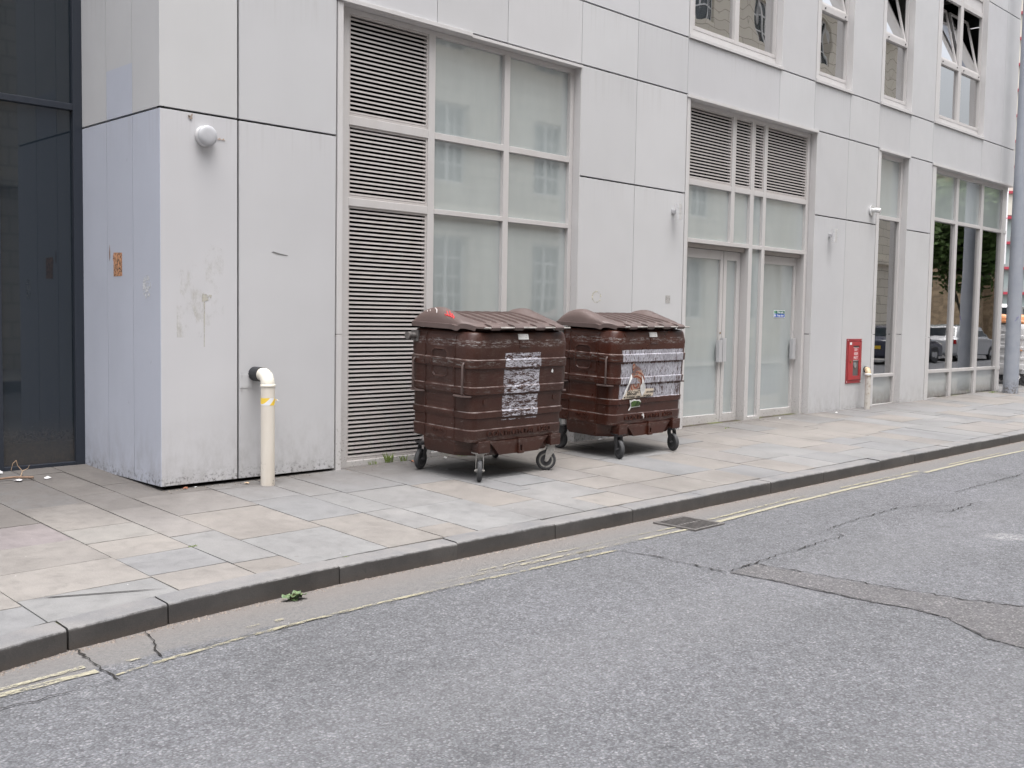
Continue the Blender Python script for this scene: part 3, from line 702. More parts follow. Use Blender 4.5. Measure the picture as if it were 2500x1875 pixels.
# rooms behind the upper windows: pale brightening boards and a dark floor/ceiling box
mi = MB(); mi.box(11.25, 21.1, D+4.0, D+4.1, 5.13, 8.0); mi.box(11.25, 21.1, D+0.25, D+4.0, 7.92, 7.99); mi.box(11.25, 21.1, D+0.25, D+4.0, 5.13, 5.16)
for x in (14.0, 16.2, 18.3): mi.box(x, x+0.1, D+0.25, D+4.0, 5.16, 7.92)
mi.build('room', plain('room_paint', (0.30,0.29,0.27), 0.8), B)
M_fillboard = plain('fill_board_pale', (0.50,0.48,0.43), 0.8)  # pale boards added behind the upper glass to brighten its panes
mbl = MB(); mbl.box(11.4, 13.5, D+0.30, D+0.32, 5.3, 7.7); mbl.build('fill_board', M_fillboard, B); mbl = MB(); mbl.box(19.1, 21.05, D+0.30, D+0.31, 5.3, 6.35); mbl.build('fill_board', M_fillboard, B); mbl = MB(); mbl.box(16.9, 17.85, D+0.26, D+0.27, 5.3, 6.35); mbl.build('fill_board', M_fillboard, B); mbl = MB(); mbl.box(14.7, 15.7, D+0.26, D+0.27, 5.3, 6.35); mbl.build('fill_board', M_fillboard, B)
# ground floor room behind bays three and four
mi = MB(); mi.box(16.65, 22.6, D+3.9, D+4.0, 0.1, 4.4); mi.box(16.65, 22.6, D+0.25, D+3.9, 0.05, 0.12); mi.box(16.65, 22.6, D+0.25, D+3.9, 4.3, 4.38); mi.box(18.2, 18.35, D+0.3, D+3.9, 0.12, 4.3)
mi.build('room', plain('dim_room', (0.35,0.34,0.33), 0.8), B)
mi = MB(); mi.box(21.90, 22.15, D+0.9, D+1.15, 0.12, 4.3); mi.build('column', plain('column_paint', (0.45,0.46,0.49), 0.6), B)

# --- dark glazed wall in the recess at the left
G = thing('dark_glazed_wall', 'black tinted full-height glazing with navy frame, set back left of the grey column', 'glass wall', (3.3, D+1.53, 0))
yg = D+1.50
m = MB(); m.box(3.905, 3.992, yg, yg+0.09, 0.06, 11); m.box(3.19, 3.272, yg, yg+0.09, 0.06, 11)
for a, b in ((3.272, 3.905), (2.56, 3.19), (1.2, 2.48)):
    m.box(a, b, yg, yg+0.09, 0.062, 0.120); m.box(a, b, yg, yg+0.09, 3.315, 3.372)
m.box(2.48, 2.56, yg, yg+0.09, 0.06, 11); m.box(0, 1.2, yg, yg+0.09, 0.06, 11)
m.build('frame', M_navy, G, bevel=0.004)
m = MB()
for a, b in ((3.272, 3.905), (2.56, 3.19), (1.2, 2.48)): m.box(a-0.01, b+0.01, yg+0.04, yg+0.05, 0.11, 3.33); m.box(a-0.01, b+0.01, yg+0.04, yg+0.05, 3.36, 11)
m.build('pane', M_dglass, G)

# ================================================================== small things on the facade
# peeled sticker patches and marks are wear on the cladding: thin films
def film(name, pts, mat, y, label, cat):
    m = MB(); n = len(pts); m.add([(x, y, z) for x, z in pts]+[(x, y+0.0012, z) for x, z in pts], [tuple(range(n)), tuple(range(2*n-1, n-1, -1))]+[(i, i+n, (i+1) % n+n, (i+1) % n) for i in range(n)])
    return m.build(name, mat, None, label=label, cat=cat)
# orange torn sticker on the side return
so = Mt('torn_orange', (0.55, 0.27, 0.14), 0.7); n_ = so.noise(55, 5, 0.7, dist=1.0)
so.color(so.mix(so.mr(n_, 0.50, 0.54), (0.56, 0.29, 0.16), (0.03, 0.025, 0.022))); so = so.m
m = MB(); yy0, yy1 = D+0.702, D+0.868; zz = [1.815, 2.018]
pts = [(yy0, 1.815), (yy1, 1.813), (yy1, 1.95), (yy1+0.012, 1.955), (yy1+0.01, 1.99), (yy1-0.005, 2.02), (yy0, 2.015)]
m.prism(pts, 'x', 3.9872, 3.9888); m.build('torn_sticker', so, None, label='torn orange and black sticker remnant on the lavender side panel', cat='sticker')
m = MB(); m.prism([(D+0.935, 1.98), (D+0.95, 1.95), (D+0.955, 2.02), (D+0.945, 2.09), (D+0.935, 2.03)], 'x', 3.9872, 3.9888); m.build('rust_mark', plain('rust', (0.22,0.15,0.12), 0.9), None, label='thin brown rust mark beside the torn orange sticker', cat='mark')
wp = Mt('white_residue', (0.6,0.61,0.63), 0.7)
def alpha_noise(m, scale, lo, hi, stretch=(1,1,1), top=1.0):
    t = m.n.new('ShaderNodeBsdfTransparent'); x = m.n.new('ShaderNodeMixShader')
    f = m.mr(m.noise(scale, 6, 0.75, stretch=stretch), lo, hi, 0, top)
    m.l.new(f, x.inputs[0]); m.l.new(t.outputs[0], x.inputs[1]); m.l.new(m.b.outputs[0], x.inputs[2]); m.l.new(x.outputs[0], m.out.inputs[0]); return m.m
wp = alpha_noise(wp, 28, 0.50, 0.56)
m = MB(); ov = [(D+0.238+0.075*math.cos(t), 1.715+0.10*math.sin(t)) for t in [k*math.pi/10 for k in range(20)]]; m.prism(ov, 'x', 3.9872, 3.9888); m.build('glue_residue', wp, None, label='oval smear of white glue on the lavender panel near the corner', cat='mark')
# yellowish stains on the corner panel
ys = Mt('yellow_stain', (0.47,0.44,0.34), 0.6); ys = alpha_noise(ys, 3.2, 0.48, 0.85, (1,1,0.6), 0.40)
film('wall_stain', [(4.13,1.30),(4.56,1.30),(4.56,2.05),(4.40,2.1),(4.13,1.9)], ys, D-0.0016, 'faint yellowish stain on the grey corner panel', 'stain')
wd = alpha_noise(Mt('white_drip', (0.55,0.53,0.47), 0.6), 18, 0.42, 0.5, (1,1,1), 0.6)
film('paint_drip', [(4.36,1.60),(4.44,1.62),(4.45,1.66),(4.36,1.67)], wd, D-0.003, 'small white splash of dried liquid on the corner panel', 'mark')
film('paint_drip', [(4.375,1.22),(4.381,1.22),(4.386,1.60),(4.374,1.60)], wd, D-0.003, 'thin pale run dripping down the corner panel', 'mark')
film('scratch_mark', [(5.03,2.053),(5.10,2.037),(5.20,2.03),(5.20,2.035),(5.12,2.047),(5.05,2.062)], plain('scratch_dark', (0.16,0.16,0.16), 0.7), D-0.002, 'short dark horizontal scratch on the grey panel above the vent pipe', 'scratch')
film('tape_square', [(10.845,1.735),(10.945,1.735),(10.945,1.832),(10.845,1.832)], alpha_noise(Mt('grey_tape', (0.38,0.37,0.36), 0.7), 60, 0.35, 0.5), D-0.002, 'small grey square of old tape on the panel left of the doors', 'tape')
film('paint_ring', [(9.48+0.09*math.cos(t)*r, 1.775+0.075*math.sin(t)*r) for r, ts in ((1, range(0, 13)), (0.75, range(12, -1, -1))) for t in [k*math.pi/6.5 for k in ts]], alpha_noise(Mt('pale_yellow', (0.60,0.58,0.48), 0.6), 20, 0.45, 0.55), D-0.002, 'faint pale ring mark on the panel above the second bin', 'mark')
# round bulkhead light
L = thing('bulkhead_light', 'round white bulkhead light on the grey corner panel', 'wall light', (4.383, D, 2.98))
m = MB(); m.lathe([(0.0, 0), (0.085, 0), (0.086, 0.006), (0.086, 0.048), (0.0, 0.050)], (4.383, D-0.051, 2.98), (0, 1, 0), 48); m.build('base', plain('light_base', (0.55,0.55,0.56), 0.5), L, smooth=40)
pr = [(0.0, -0.032)]+[(0.085*math.sin(t)**0.6, -0.010-0.022*math.cos(t)) for t in [k*R(90)/8 for k in range(1, 9)]]+[(0.086, 0.0), (0, 0.0)]
m = MB(); m.lathe(pr, (4.383, D-0.052, 2.98), (0, 1, 0), 48); m.build('diffuser', plain('opal', (0.42,0.425,0.45), 0.35, 0, 0.06, 6), L, smooth=50)
m = MB()
for k in range(7):
    x = 4.50+k*0.012; m.lathe([(0, 0), (0.004+0.002*(k % 3), 0), (0.003, 0.004), (0, 0.005)], (x, D-0.005, 2.975+random.uniform(-0.006, 0.01)), (0, 1, 0), 7)
m.build('mud_nest', plain('dried_mud', (0.42,0.33,0.27), 0.9), None, label='crumbly brown insect nest beside the round bulkhead light', cat='insect nest')
m = MB()
for k in range(9): a = k*0.7; m.lathe([(0, 0), (0.007, 0), (0.005, 0.006), (0, 0.008)], (4.256+0.015*math.cos(a), D-0.008, 3.145-0.014*abs(math.sin(a))-0.003*k, ), (0, 1, 0), 7)
m.build('mud_nest', plain('dried_mud2', (0.36,0.29,0.24), 0.9), None, label='small brown insect nest under the horizontal joint above the round light', cat='insect nest')
# cylinder lamps
M_steel = Mt('brushed_steel', (0.78,0.78,0.79), 0.30, 0.6).m
def cyl_lamp(x, z, lab):
    L = thing('wall_lamp', lab, 'wall light', (x, D, z), 'up and down cylinder wall lamps')
    m = MB(); m.box(x-0.035, x+0.035, D-0.006, D-0.0005, z-0.035, z+0.035); m.box(x-0.02, x+0.02, D-0.055, D-0.006, z-0.02, z+0.02); m.build('bracket', M_alu, L, bevel=0.003)
    y = D-0.095; m = MB(); m.lathe([(0, -0.095), (0.026, -0.095), (0.040, -0.097), (0.040, -0.035), (0.034, -0.033), (0.034, -0.030), (0.040, -0.028), (0.040, 0.028), (0.034, 0.030), (0.034, 0.033), (0.040, 0.035), (0.040, 0.097), (0.026, 0.095), (0, 0.093)], (x, y, z), (0, 0, 1), 32)
    m.build('cylinder', M_steel, L, smooth=30); return L
cyl_lamp(10.955, 2.903, 'steel cylinder wall lamp left of the double doors, above the second bin')
cyl_lamp(15.055, 2.878, 'steel cylinder wall lamp between the single door and the red cabinet')
L = thing('flood_light', 'round steel spotlight on the panel above the red cabinet', 'wall light', (16.44, D, 3.385))
m = MB(); m.lathe([(0, 0), (0.088, 0), (0.085, 0.018), (0.06, 0.025), (0, 0.026)], (16.44, D-0.026, 3.385), (0, 1, 0), 32); m.build('base', M_steel, L, smooth=30)
m = MB(); m.tube([(16.44, D-0.026, 3.385), (16.455, D-0.08, 3.388), (16.47, D-0.15, 3.37)], [0.036, 0.04, 0.042], 20); m.build('head', plain('white_lamp', (0.62,0.62,0.62), 0.4), L, smooth=40)
# dry riser cabinet
Cb = thing('dry_riser_cabinet', 'red metal dry riser inlet cabinet with glazed slot on the grey wall', 'fire cabinet', (16.0, D, 0.9))
M_red = plain('red_paint', (0.36,0.034,0.037), 0.4, 0, 0.12, 6); M_red2 = plain('dark_red_paint', (0.27,0.03,0.035), 0.5, 0, 0.15, 8)
x0, x1, z0, z1 = 15.752, 16.268, 0.536, 1.262
m = MB()
for q in ((x0, x1, z1-0.042, z1), (x0, x1, z0, z0+0.052), (x0, x0+0.042, z0+0.052, z1-0.042), (x1-0.042, x1, z0+0.052, z1-0.042)): m.box(q[0], q[1], D-0.014, D-0.001, q[2], q[3])
m.build('frame', M_red2, Cb, bevel=0.002)
gx0, gx1, gz0, gz1 = 15.965, 16.178, 0.655, 1.150; a0, a1, c0, c1 = x0+0.046, x1-0.046, z0+0.056, z1-0.046
m = MB()
for q in ((a0, gx0, c0, c1), (gx1, a1, c0, c1), (gx0, gx1, c0, gz0), (gx0, gx1, gz1, c1)): m.box(q[0], q[1], D-0.020, D-0.002, q[2], q[3])
dr = m.build('door', M_red, Cb)
m = MB(); m.box(gx0, gx1, D-0.004, D-0.002, gz0, gz1); m.build('interior', Mt('cabinet_dark', (0.10,0.095,0.095), 0.5).m, Cb)
m = MB(); m.lathe([(0,0),(0.045,0),(0.045,0.012),(0.03,0.014),(0,0.012)], (16.06, D-0.013, 0.83), (0,1,0), 18); m.build('inlet', plain('grey_inlet', (0.28,0.28,0.28), 0.4, 0.3), Cb)
m = MB(); m.box(gx0+0.002, gx1-0.002, D-0.010, D-0.008, 0.905, 1.125); m.build('notice', plain('notice_white', (0.55,0.5,0.5), 0.5), Cb)
m = MB(); m.box(gx0+0.010, gx1-0.010, D-0.012, D-0.0105, 0.915, 1.115); m.build('notice_face', plain('notice_red', (0.42,0.03,0.04), 0.5), Cb)
M_wt = Mt('white_letters', (0.72,0.72,0.72), 0.5).m
for i, tx in enumerate(('DRY', 'RISER', 'INLET')): text_mesh('lettering', tx, 0.065, 0.0006, M_wt, Cb, facing(16.071, D-0.0128, 1.08-0.065*i), xs=0.85)
m = MB(); m.lathe([(0,0),(0.016,0),(0.016,0.008),(0.01,0.012),(0,0.012)], (15.878, D-0.032, 0.895), (0,1,0), 16); m.box(15.866, 15.89, D-0.026, D-0.02, 0.865, 0.885); m.build('lock', plain('brass2', (0.36,0.24,0.08), 0.35, 0.8), dr)
m = MB(); m.box(15.835, 15.905, D-0.0215, D-0.0203, 1.165, 1.205); m.build('label_plate', M_wt, dr)
for xx in (x0+0.02, x1-0.02):
    for z_ in (z0+0.025, z1-0.02):
        m = MB(); m.lathe([(0,0),(0.008,0),(0.006,0.004),(0,0.005)], (xx, D-0.018, z_), (0,1,0), 10); m.build('screw', M_wt, Cb)
# fire exit sign on the single door
S = thing('fire_exit_sign', 'small green and blue fire exit keep clear sign on the single door glass', 'sign', (14.08, FY+0.155, 1.64))
sy = FY+0.156; m = MB(); m.box(13.925, 14.243, sy, sy+0.003, 1.584, 1.694); m.build('plate', Mt('sign_white', (0.75,0.77,0.8), 0.4).m, S)
m = MB(); m.box(13.978, 14.236, sy-0.001, sy-0.0002, 1.642, 1.688); m.build('green_field', Mt('sign_green', (0.02,0.13,0.09), 0.4).m, S)
m = MB(); m.box(13.932, 14.236, sy-0.001, sy-0.0002, 1.590, 1.640); m.build('blue_field', Mt('sign_blue', (0.02,0.09,0.42), 0.4).m, S)
text_mesh('lettering', 'Fire exit', 0.052, 0.0004, M_wt, S, facing(14.108, sy-0.0015, 1.664), bold=0.0008); text_mesh('lettering', 'Keep clear', 0.045, 0.0004, M_wt, S, facing(14.112, sy-0.0015, 1.615), bold=0.0008)
m = MB(); m.lathe([(0,0),(0.018,0),(0.018,0.0006),(0,0.0006)], (13.955, sy-0.0018, 1.615), (0,1,0), 20); m.box(13.952, 13.958, sy-0.0025, sy-0.0018, 1.612, 1.628); m.box(13.952, 13.958, sy-0.0025, sy-0.0018, 1.602, 1.608); m.build('symbol', M_wt, S)
m = MB(); m.box(13.936, 13.972, sy-0.001, sy-0.0002, 1.645, 1.688); m.build('symbol', Mt('sign_green2', (0.05,0.28,0.12), 0.4).m, S)

# vent pipes out of the wall, turned down into the pavement
def bent_pipe(name, lab, x, yc, r, ztop, matp, group, stub, x_wall):
    T = thing(name, lab, 'pipe', (x, yc, gz(x, yc)), group)
    zt = ztop-0.10
    m = MB(); m.tube([(x, yc, gz(x, yc)-0.02), (x, yc, zt-0.005)], r, 40); m.build('pipe', matp, T, smooth=50)
    rb = 0.085; pts = []
    for k in range(0, 11):
        t = R(90)*k/10; pts.append((x+(x_wall-x)*(1-math.cos(t))*0.6, yc+rb*(1-math.cos(t))*1.0, zt+0.01+rb*math.sin(t)))
    dv = Vector((x_wall-x, 0.13, 0)).normalized()
    e = Vector(pts[-1]); pts.append(tuple(e+dv*0.03))
    m = MB(); m.tube(pts, r*0.98, 32); m.lathe([(r*0.99, 0), (r*1.10, 0.002), (r*1.12, 0.016), (r*1.0, 0.022)], (x, yc, zt-0.006)); m.build('elbow', stub, T, smooth=50)
    m = MB(); p0 = e+dv*0.02; m.tube([p0, p0+dv*0.05, Vector((x_wall, D+0.0, p0.z))+dv*0.03], r*1.06, 32); m.build('collar', plain('black_rubber', (0.018,0.02,0.024), 0.55), T, smooth=50)
    return T
mpv = Mt('cream_pvc', (0.60,0.56,0.50), 0.38); n1 = mpv.noise(4, 5, 0.6, stretch=(1,1,0.2)); n2 = mpv.noise(11, 6, 0.75)
P_ = mpv.pos(); c = mpv.mix(mpv.mr(n1, 0.4, 0.7), (0.62,0.58,0.52), (0.54,0.49,0.43))
c = mpv.mix(mpv.math('MULTIPLY', mpv.mr(n2, 0.60, 0.66), mpv.mr(P_[2], 0.10, 0.45, 1, 0)), c, (0.04,0.04,0.045)); mpv.color(c)
T1 = bent_pipe('vent_pipe', 'cream plastic vent pipe with striped tape rising before the corner panels', 4.845, D-0.245, 0.060, 0.985, mpv.m, 'vent pipes bent into the wall', plain('ivory_elbow', (0.66,0.63,0.56), 0.3, 0, 0.05, 8), 4.86)
mtp = Mt('striped_tape', (0.7,0.7,0.72), 0.4); X = mtp.pos(); w_ = mtp.math('ADD', mtp.math('MULTIPLY', X[0], 10.5), mtp.math('MULTIPLY', X[2], -9.0))
w_ = mtp.math('FRACT', mtp.math('ADD', w_, 100.35)); mtp.color(mtp.mix(mtp.mr(w_, 0.50, 0.53), (0.70,0.71,0.74), (0.78,0.55,0.07)))
m = MB(); m.tube([(4.845, D-0.245, 0.722), (4.845, D-0.245, 0.785)], 0.0612, 40, cap=False); m.tube([(4.905, D-0.28, 0.765), (4.935, D-0.285, 0.755)], [0.008, 0.002], 6); m.build('tape', mtp.m, T1, smooth=50, label='white and yellow hazard tape')
mp2 = Mt('old_pvc', (0.48,0.45,0.42), 0.6); n1 = mp2.noise(9, 6, 0.75); mp2.color(mp2.mix(mp2.mr(n1, 0.5, 0.65), (0.50,0.475,0.44), (0.28,0.22,0.17)))
T2 = bent_pipe('vent_pipe', 'weathered grey vent pipe with rust-stained elbow left of the narrow window', 16.20, D-0.175, 0.045, 0.76, mp2.m, 'vent pipes bent into the wall', plain('stained_white', (0.52,0.42,0.27), 0.5, 0, 0.45, 15), 16.42)
m = MB(); m.lathe([(0.046, 0), (0.056, 0.004), (0.056, 0.03), (0.048, 0.034)], (16.20, D-0.175, 0.665)); m.build('collar_ring', plain('white_pvc', (0.72,0.72,0.72), 0.35, 0, 0.04), T2, smooth=40)
# cover plate pieces with rivets behind the first pipe
Pl = thing('cover_plate', 'grey riveted cover plate behind the cream vent pipe', 'cover plate', (4.77, D, 0.92))
m = MB(); m.box(4.714, 4.84, D-0.0035, D-0.0005, 0.857, 0.978); m.build('plate', M_panel, Pl, bevel=0.0008)
for x in (4.735, 4.80):
    for z in (0.84, 0.870, 0.965, 0.99): m = MB(); m.lathe([(0,0),(0.006,0),(0.004,0.004),(0,0.005)], (x, D-0.0085 if 0.86 < z < 0.975 else D-0.005, z), (0,1,0), 10); m.build('rivet', M_alu, Pl)

# ================================================================== WHEELED BINS
def bin_plastic(name, col, wear=(0.25, 0.22, 0.21), rect=None, horiz=True, scuff=1.0, gloss=0.42):
    """local object space: x along the front, y depth (front at 0), z height"""
    m = Mt(name, col, gloss, 0, 0.3); X = m.xyz(); m.b.inputs['Coat Weight'].default_value = 0.22; m.b.inputs['Coat Roughness'].default_value = 0.22
    n1 = m.noise(2.2, 5, 0.6); n2 = m.noise(22, 6, 0.75, stretch=(0.25, 0.25, 1.6)); n3 = m.noise(60, 6, 0.8, stretch=(0.2, 0.2, 1.1)); n4 = m.noise(7, 4, 0.65); n5 = m.noise(9, 3, 0.6)
    c = m.mix(m.mr(n1, 0.3, 0.7), tuple(v*0.82 for v in col), tuple(v*1.15 for v in col))
    # dusty film
    c = m.mix(m.mr(n4, 0.45, 0.75, 0, 0.10*scuff), c, (0.13, 0.10, 0.09))
    def band(z0, h):
        return m.mr(m.math('ABSOLUTE', m.math('SUBTRACT', X[2], z0)), h*0.4, h, 1, 0)
    # worn arrises on the band tops
    for z0 in (1.121, 0.871, 0.641, 0.476):
        c = m.mix(m.math('MULTIPLY', band(z0, 0.0050), m.mr(n5, 0.38, 0.60, 0.04, 0.68)), c, wear)
    # rubbed zones
    for z0, h, k, cc in ((1.268, 0.045, 0.8, (0.26,0.25,0.25)), (1.085, 0.036, 0.55, (0.27,0.28,0.27)), (0.835, 0.03, 0.3, (0.25,0.23,0.22)), (0.96, 0.12, 0.10, wear), (0.36, 0.05, 0.35, wear)):
        msk = m.math('MULTIPLY', band(z0, h), m.mr(n3, 0.50, 0.60))
        msk = m.math('MULTIPLY', msk, m.mr(n4, 0.36, 0.56, 0.15, 1))
        c = m.mix(m.math('MULTIPLY', msk, k*scuff), c, cc)
    # fine random scratches
    c = m.mix(m.math('MULTIPLY', m.mr(n2, 0.655, 0.70), 0.42*scuff), c, wear)
    s2 = m.noise(16, 5, 0.7, dist=2.2, stretch=(1, 1, 0.5))
    c = m.mix(m.math('MULTIPLY', m.mr(m.math('ABSOLUTE', m.math('SUBTRACT', s2, 0.5)), 0.0, 0.0035, 1, 0), 0.35*scuff), c, wear)
    if rect:
        x0, x1, z0, z1 = rect
        def edge(v, a, b):
            return m.math('MULTIPLY', m.mr(v, a-0.002, a+0.002), m.mr(v, b-0.002, b+0.002, 1, 0))
        wob = m.math('MULTIPLY', m.math('SUBTRACT', n5, 0.5), 0.02)
        msk = m.math('MULTIPLY', edge(m.math('ADD', X[0], wob), x0, x1), edge(m.math('ADD', X[2], wob), z0, z1))
        msk = m.math('MULTIPLY', msk, m.mr(X[1], 0.10, 0.12, 1, 0))
        if horiz: t1 = m.noise(15, 6, 0.74, dist=0.7, stretch=(0.55, 1, 3.0)); t2 = m.noise(48, 5, 0.7, dist=0.5, stretch=(0.6, 1, 2.2)); lo, hi = 0.470, 0.50
        else: t1 = m.noise(15, 6, 0.74, dist=0.6, stretch=(3.0, 1, 0.6)); t2 = m.noise(46, 5, 0.7, dist=0.5, stretch=(2.4, 1, 0.5)); lo, hi = 0.435, 0.46
        t = m.math('ADD', m.math('MULTIPLY', t1, 0.6), m.math('MULTIPLY', t2, 0.4))
        t = m.math('ADD', t, m.mr(n1, 0.3, 0.7, -0.03, 0.03))
        # paper survives less just under each band
        for zb in ((1.035, 0.79, 0.570) if horiz else (1.03, 0.79)): t = m.math('SUBTRACT', t, m.math('MULTIPLY', band(zb, 0.018), 0.10))
        pap = m.mix(m.mr(t2, 0.45, 0.6), (0.30, 0.30, 0.34), (0.55, 0.55, 0.61)); pap = m.mix(m.mr(m.noise(5, 4, 0.7), 0.42, 0.62, 0, 0.55), pap, (0.22, 0.21, 0.235))
        c = m.mix(m.math('MULTIPLY', msk, m.mr(t, lo, hi)), c, pap)
    m.color(c); m.rough(m.mr(n4, 0.3, 0.7, gloss-0.08, gloss+0.12))
    m.bump(m.math('ADD', n1, m.math('MULTIPLY', n2, 0.1)), 0.12, 0.01)
    return m.m
M_galv = plain('galvanised', (0.40, 0.39, 0.375), 0.45, 0.55, 0.2, 30)
M_rod = plain('bright_rod', (0.40, 0.38, 0.36), 0.4, 0.3, 0.25, 12)
M_tyre = plain('tyre_rubber', (0.045, 0.046, 0.05), 0.7, 0, 0.25, 25)
M_hub = plain('hub_grey', (0.27, 0.265, 0.25), 0.5, 0.1, 0.2, 25)
M_hubd = plain('hub_dark', (0.07, 0.07, 0.075), 0.4, 0.3, 0.2, 25)

def rring(W, v0, v1, rf, rb, chamfer=False, nc=8, ne=6):
    cs = [((W, v1), rb, 0), ((-W, v1), rb, 90), ((-W, v0), rf, 180), ((W, v0), rf, 270)]
    arcs = []
    for (x, y), r, a0 in cs:
        sx = -1 if x < 0 else 1; sy = 1 if y == v1 else -1
        cx, cy = x-sx*r, y-sy*r; arc = []
        for k in range(nc+1):
            t = R(a0+90*k/nc); arc.append((cx+r*math.cos(t), cy+r*math.sin(t)))
        if chamfer:
            p, q = arc[0], arc[-1]; arc = [(p[0]+(q[0]-p[0])*k/nc, p[1]+(q[1]-p[1])*k/nc) for k in range(nc+1)]
        arcs.append(arc)
    out = []
    for i, arc in enumerate(arcs):
        out += arc; p = arc[-1]; q = arcs[(i+1) % 4][0]
        for k in range(1, ne): out.append((p[0]+(q[0]-p[0])*k/ne, p[1]+(q[1]-p[1])*k/ne))
    return out
LEV = [(0.350,.060),(0.364,.036),(0.468,.030),(0.477,.040),(0.575,.037),(0.583,.025),(0.635,.022),(0.645,.034),(0.706,.032),(0.795,.030),(0.803,.014),(0.865,.010),(0.875,.024),
       (1.033,.018),(1.042,.003),(1.115,.000),(1.126,.014),(1.258,.008),(1.276,.013),(1.345,.028),(1.366,.040),(1.378,.075),(1.384,.115),(1.412,.12)]
HW, DEP = 0.680, 0.900
def inset(z):
    for (a, i), (b, j) in zip(LEV[:-1], LEV[1:]):
        if z <= b: return i+(j-i)*(z-a)/(b-a) if z > a else i
    return LEV[-1][1]
def loft(mb, rings):
    n = len(rings[0][0]); vs_ = [(x, y, z) for pts, z in rings for x, y in pts]; m_ = len(rings)
    fs_ = [(i*n+k, i*n+(k+1) % n, (i+1)*n+(k+1) % n, (i+1)*n+k) for i in range(m_-1) for k in range(n)]
    fs_ += [tuple(range(n-1, -1, -1)), tuple((m_-1)*n+k for k in range(n))]
    mb.add(vs_, fs_)
def caster(root, x, y, head, hubm, forkm):
    """wheel that swivels about (x, y); head = rolling direction angle, wheel centre trails behind the swivel"""
    T = bpy.data.objects.new('caster', None); COL.objects.link(T); T.parent = root; T.empty_display_size = 0.05
    T.location = (x, y, 0); T.rotation_euler = (0, 0, head)
    wx = 0.042; m = MB(); r, h = 0.1, 0.022
    prof = [(0.070, -h*0.8), (0.078, -h), (0.090, -h*0.95), (0.0975, -h*0.6), (0.1, -h*0.2), (0.1, h*0.2), (0.0975, h*0.6), (0.090, h*0.95), (0.078, h), (0.070, h*0.8)]
    m.lathe(prof, (wx, 0, 0.1), (0, 1, 0), 48); m.build('wheel', M_tyre, T, smooth=30)
    m = MB(); m.lathe([(0.0, -0.030), (0.016, -0.030), (0.018, -0.013), (0.046, -0.010), (0.052, -0.017), (0.0715, -0.0195), (0.0715, 0.0195), (0.052, 0.017), (0.046, 0.010), (0.018, 0.013), (0.016, 0.030), (0.0, 0.030)], (wx, 0, 0.1), (0, 1, 0), 48); m.build('hub', hubm, T, smooth=30)
    m = MB()
    for s in (-1, 1):
        yy = s*0.034; pr = [(-0.034, 0.236), (0.034, 0.236), (0.05, 0.19), (wx+0.018, 0.095), (wx, 0.083), (wx-0.018, 0.095), (-0.034, 0.20)]
        m.prism(pr, 'y', yy-0.0025, yy+0.0025)
    m.box(-0.036, 0.036, -0.0365, 0.0365, 0.234, 0.242); m.lathe([(0.02, 0), (0.045, 0), (0.045, 0.012), (0.02, 0.014)], (0, 0, 0.243), n=24)
    m.lathe([(0, -0.046), (0.011, -0.046), (0.011, 0.046), (0, 0.046)], (wx, 0, 0.1), (0, 1, 0), 8)
    m.build('fork', forkm, T, bevel=0.002)
    m = MB(); m.box(-0.062, 0.062, -0.052, 0.052, 0.257, 0.265)
    for a in (-0.045, 0.045):
        for b in (-0.037, 0.037): m.lathe([(0,0),(0.008,0),(0.008,0.008),(0,0.008)], (a, b, 0.249), n=6)
    p = m.build('top_plate', forkm, T); p.rotation_euler = (0, 0, -head)
    return T
def lid_h(u, v):
    au = abs(u)
    # middle slope
    t = v
    mid = 0.080*min(1, max(0, (t-0.03)/0.47)) if t < 0.5 else 0.080+0.008*math.sin((t-0.5)/0.15*math.pi/2) if t < 0.65 else 0.088*math.sqrt(max(0, 1-((t-0.65)/0.24)**2))
    hump = 0.0 if t < 0.07 else 0.122*(t-0.07)/0.39 if t < 0.46 else (0.122+0.022*math.sin(min(1, (t-0.46)/0.10)*math.pi/2)) if t < 0.56 else 0.144*math.sqrt(max(0, 1-((t-0.56)/0.28)**2))
    e = (0.672-au)/0.095; side = 0 if e <= 0 else (1 if e >= 1 else math.sqrt(1-(1-e)**2))
    k = min(1, max(0, (au-0.44)/0.11)); k = k*k*(3-2*k)
    h = (mid*(1-k)+hump*k)*side
    # ribs: seven stepped flutes running front to back
    if au < 0.45 and 0.06 < v < 0.80:
        q = (u+0.42)/0.14; fr = q-math.floor(q); f = 0.017 if fr < 0.10 else 0.017*max(0, 1-(fr-0.10)/0.85)
        fade = min(1, (v-0.06)/0.08)*min(1, (0.80-v)/0.05)*min(1, (0.45-au)/0.03)
        h += f*fade
    return h
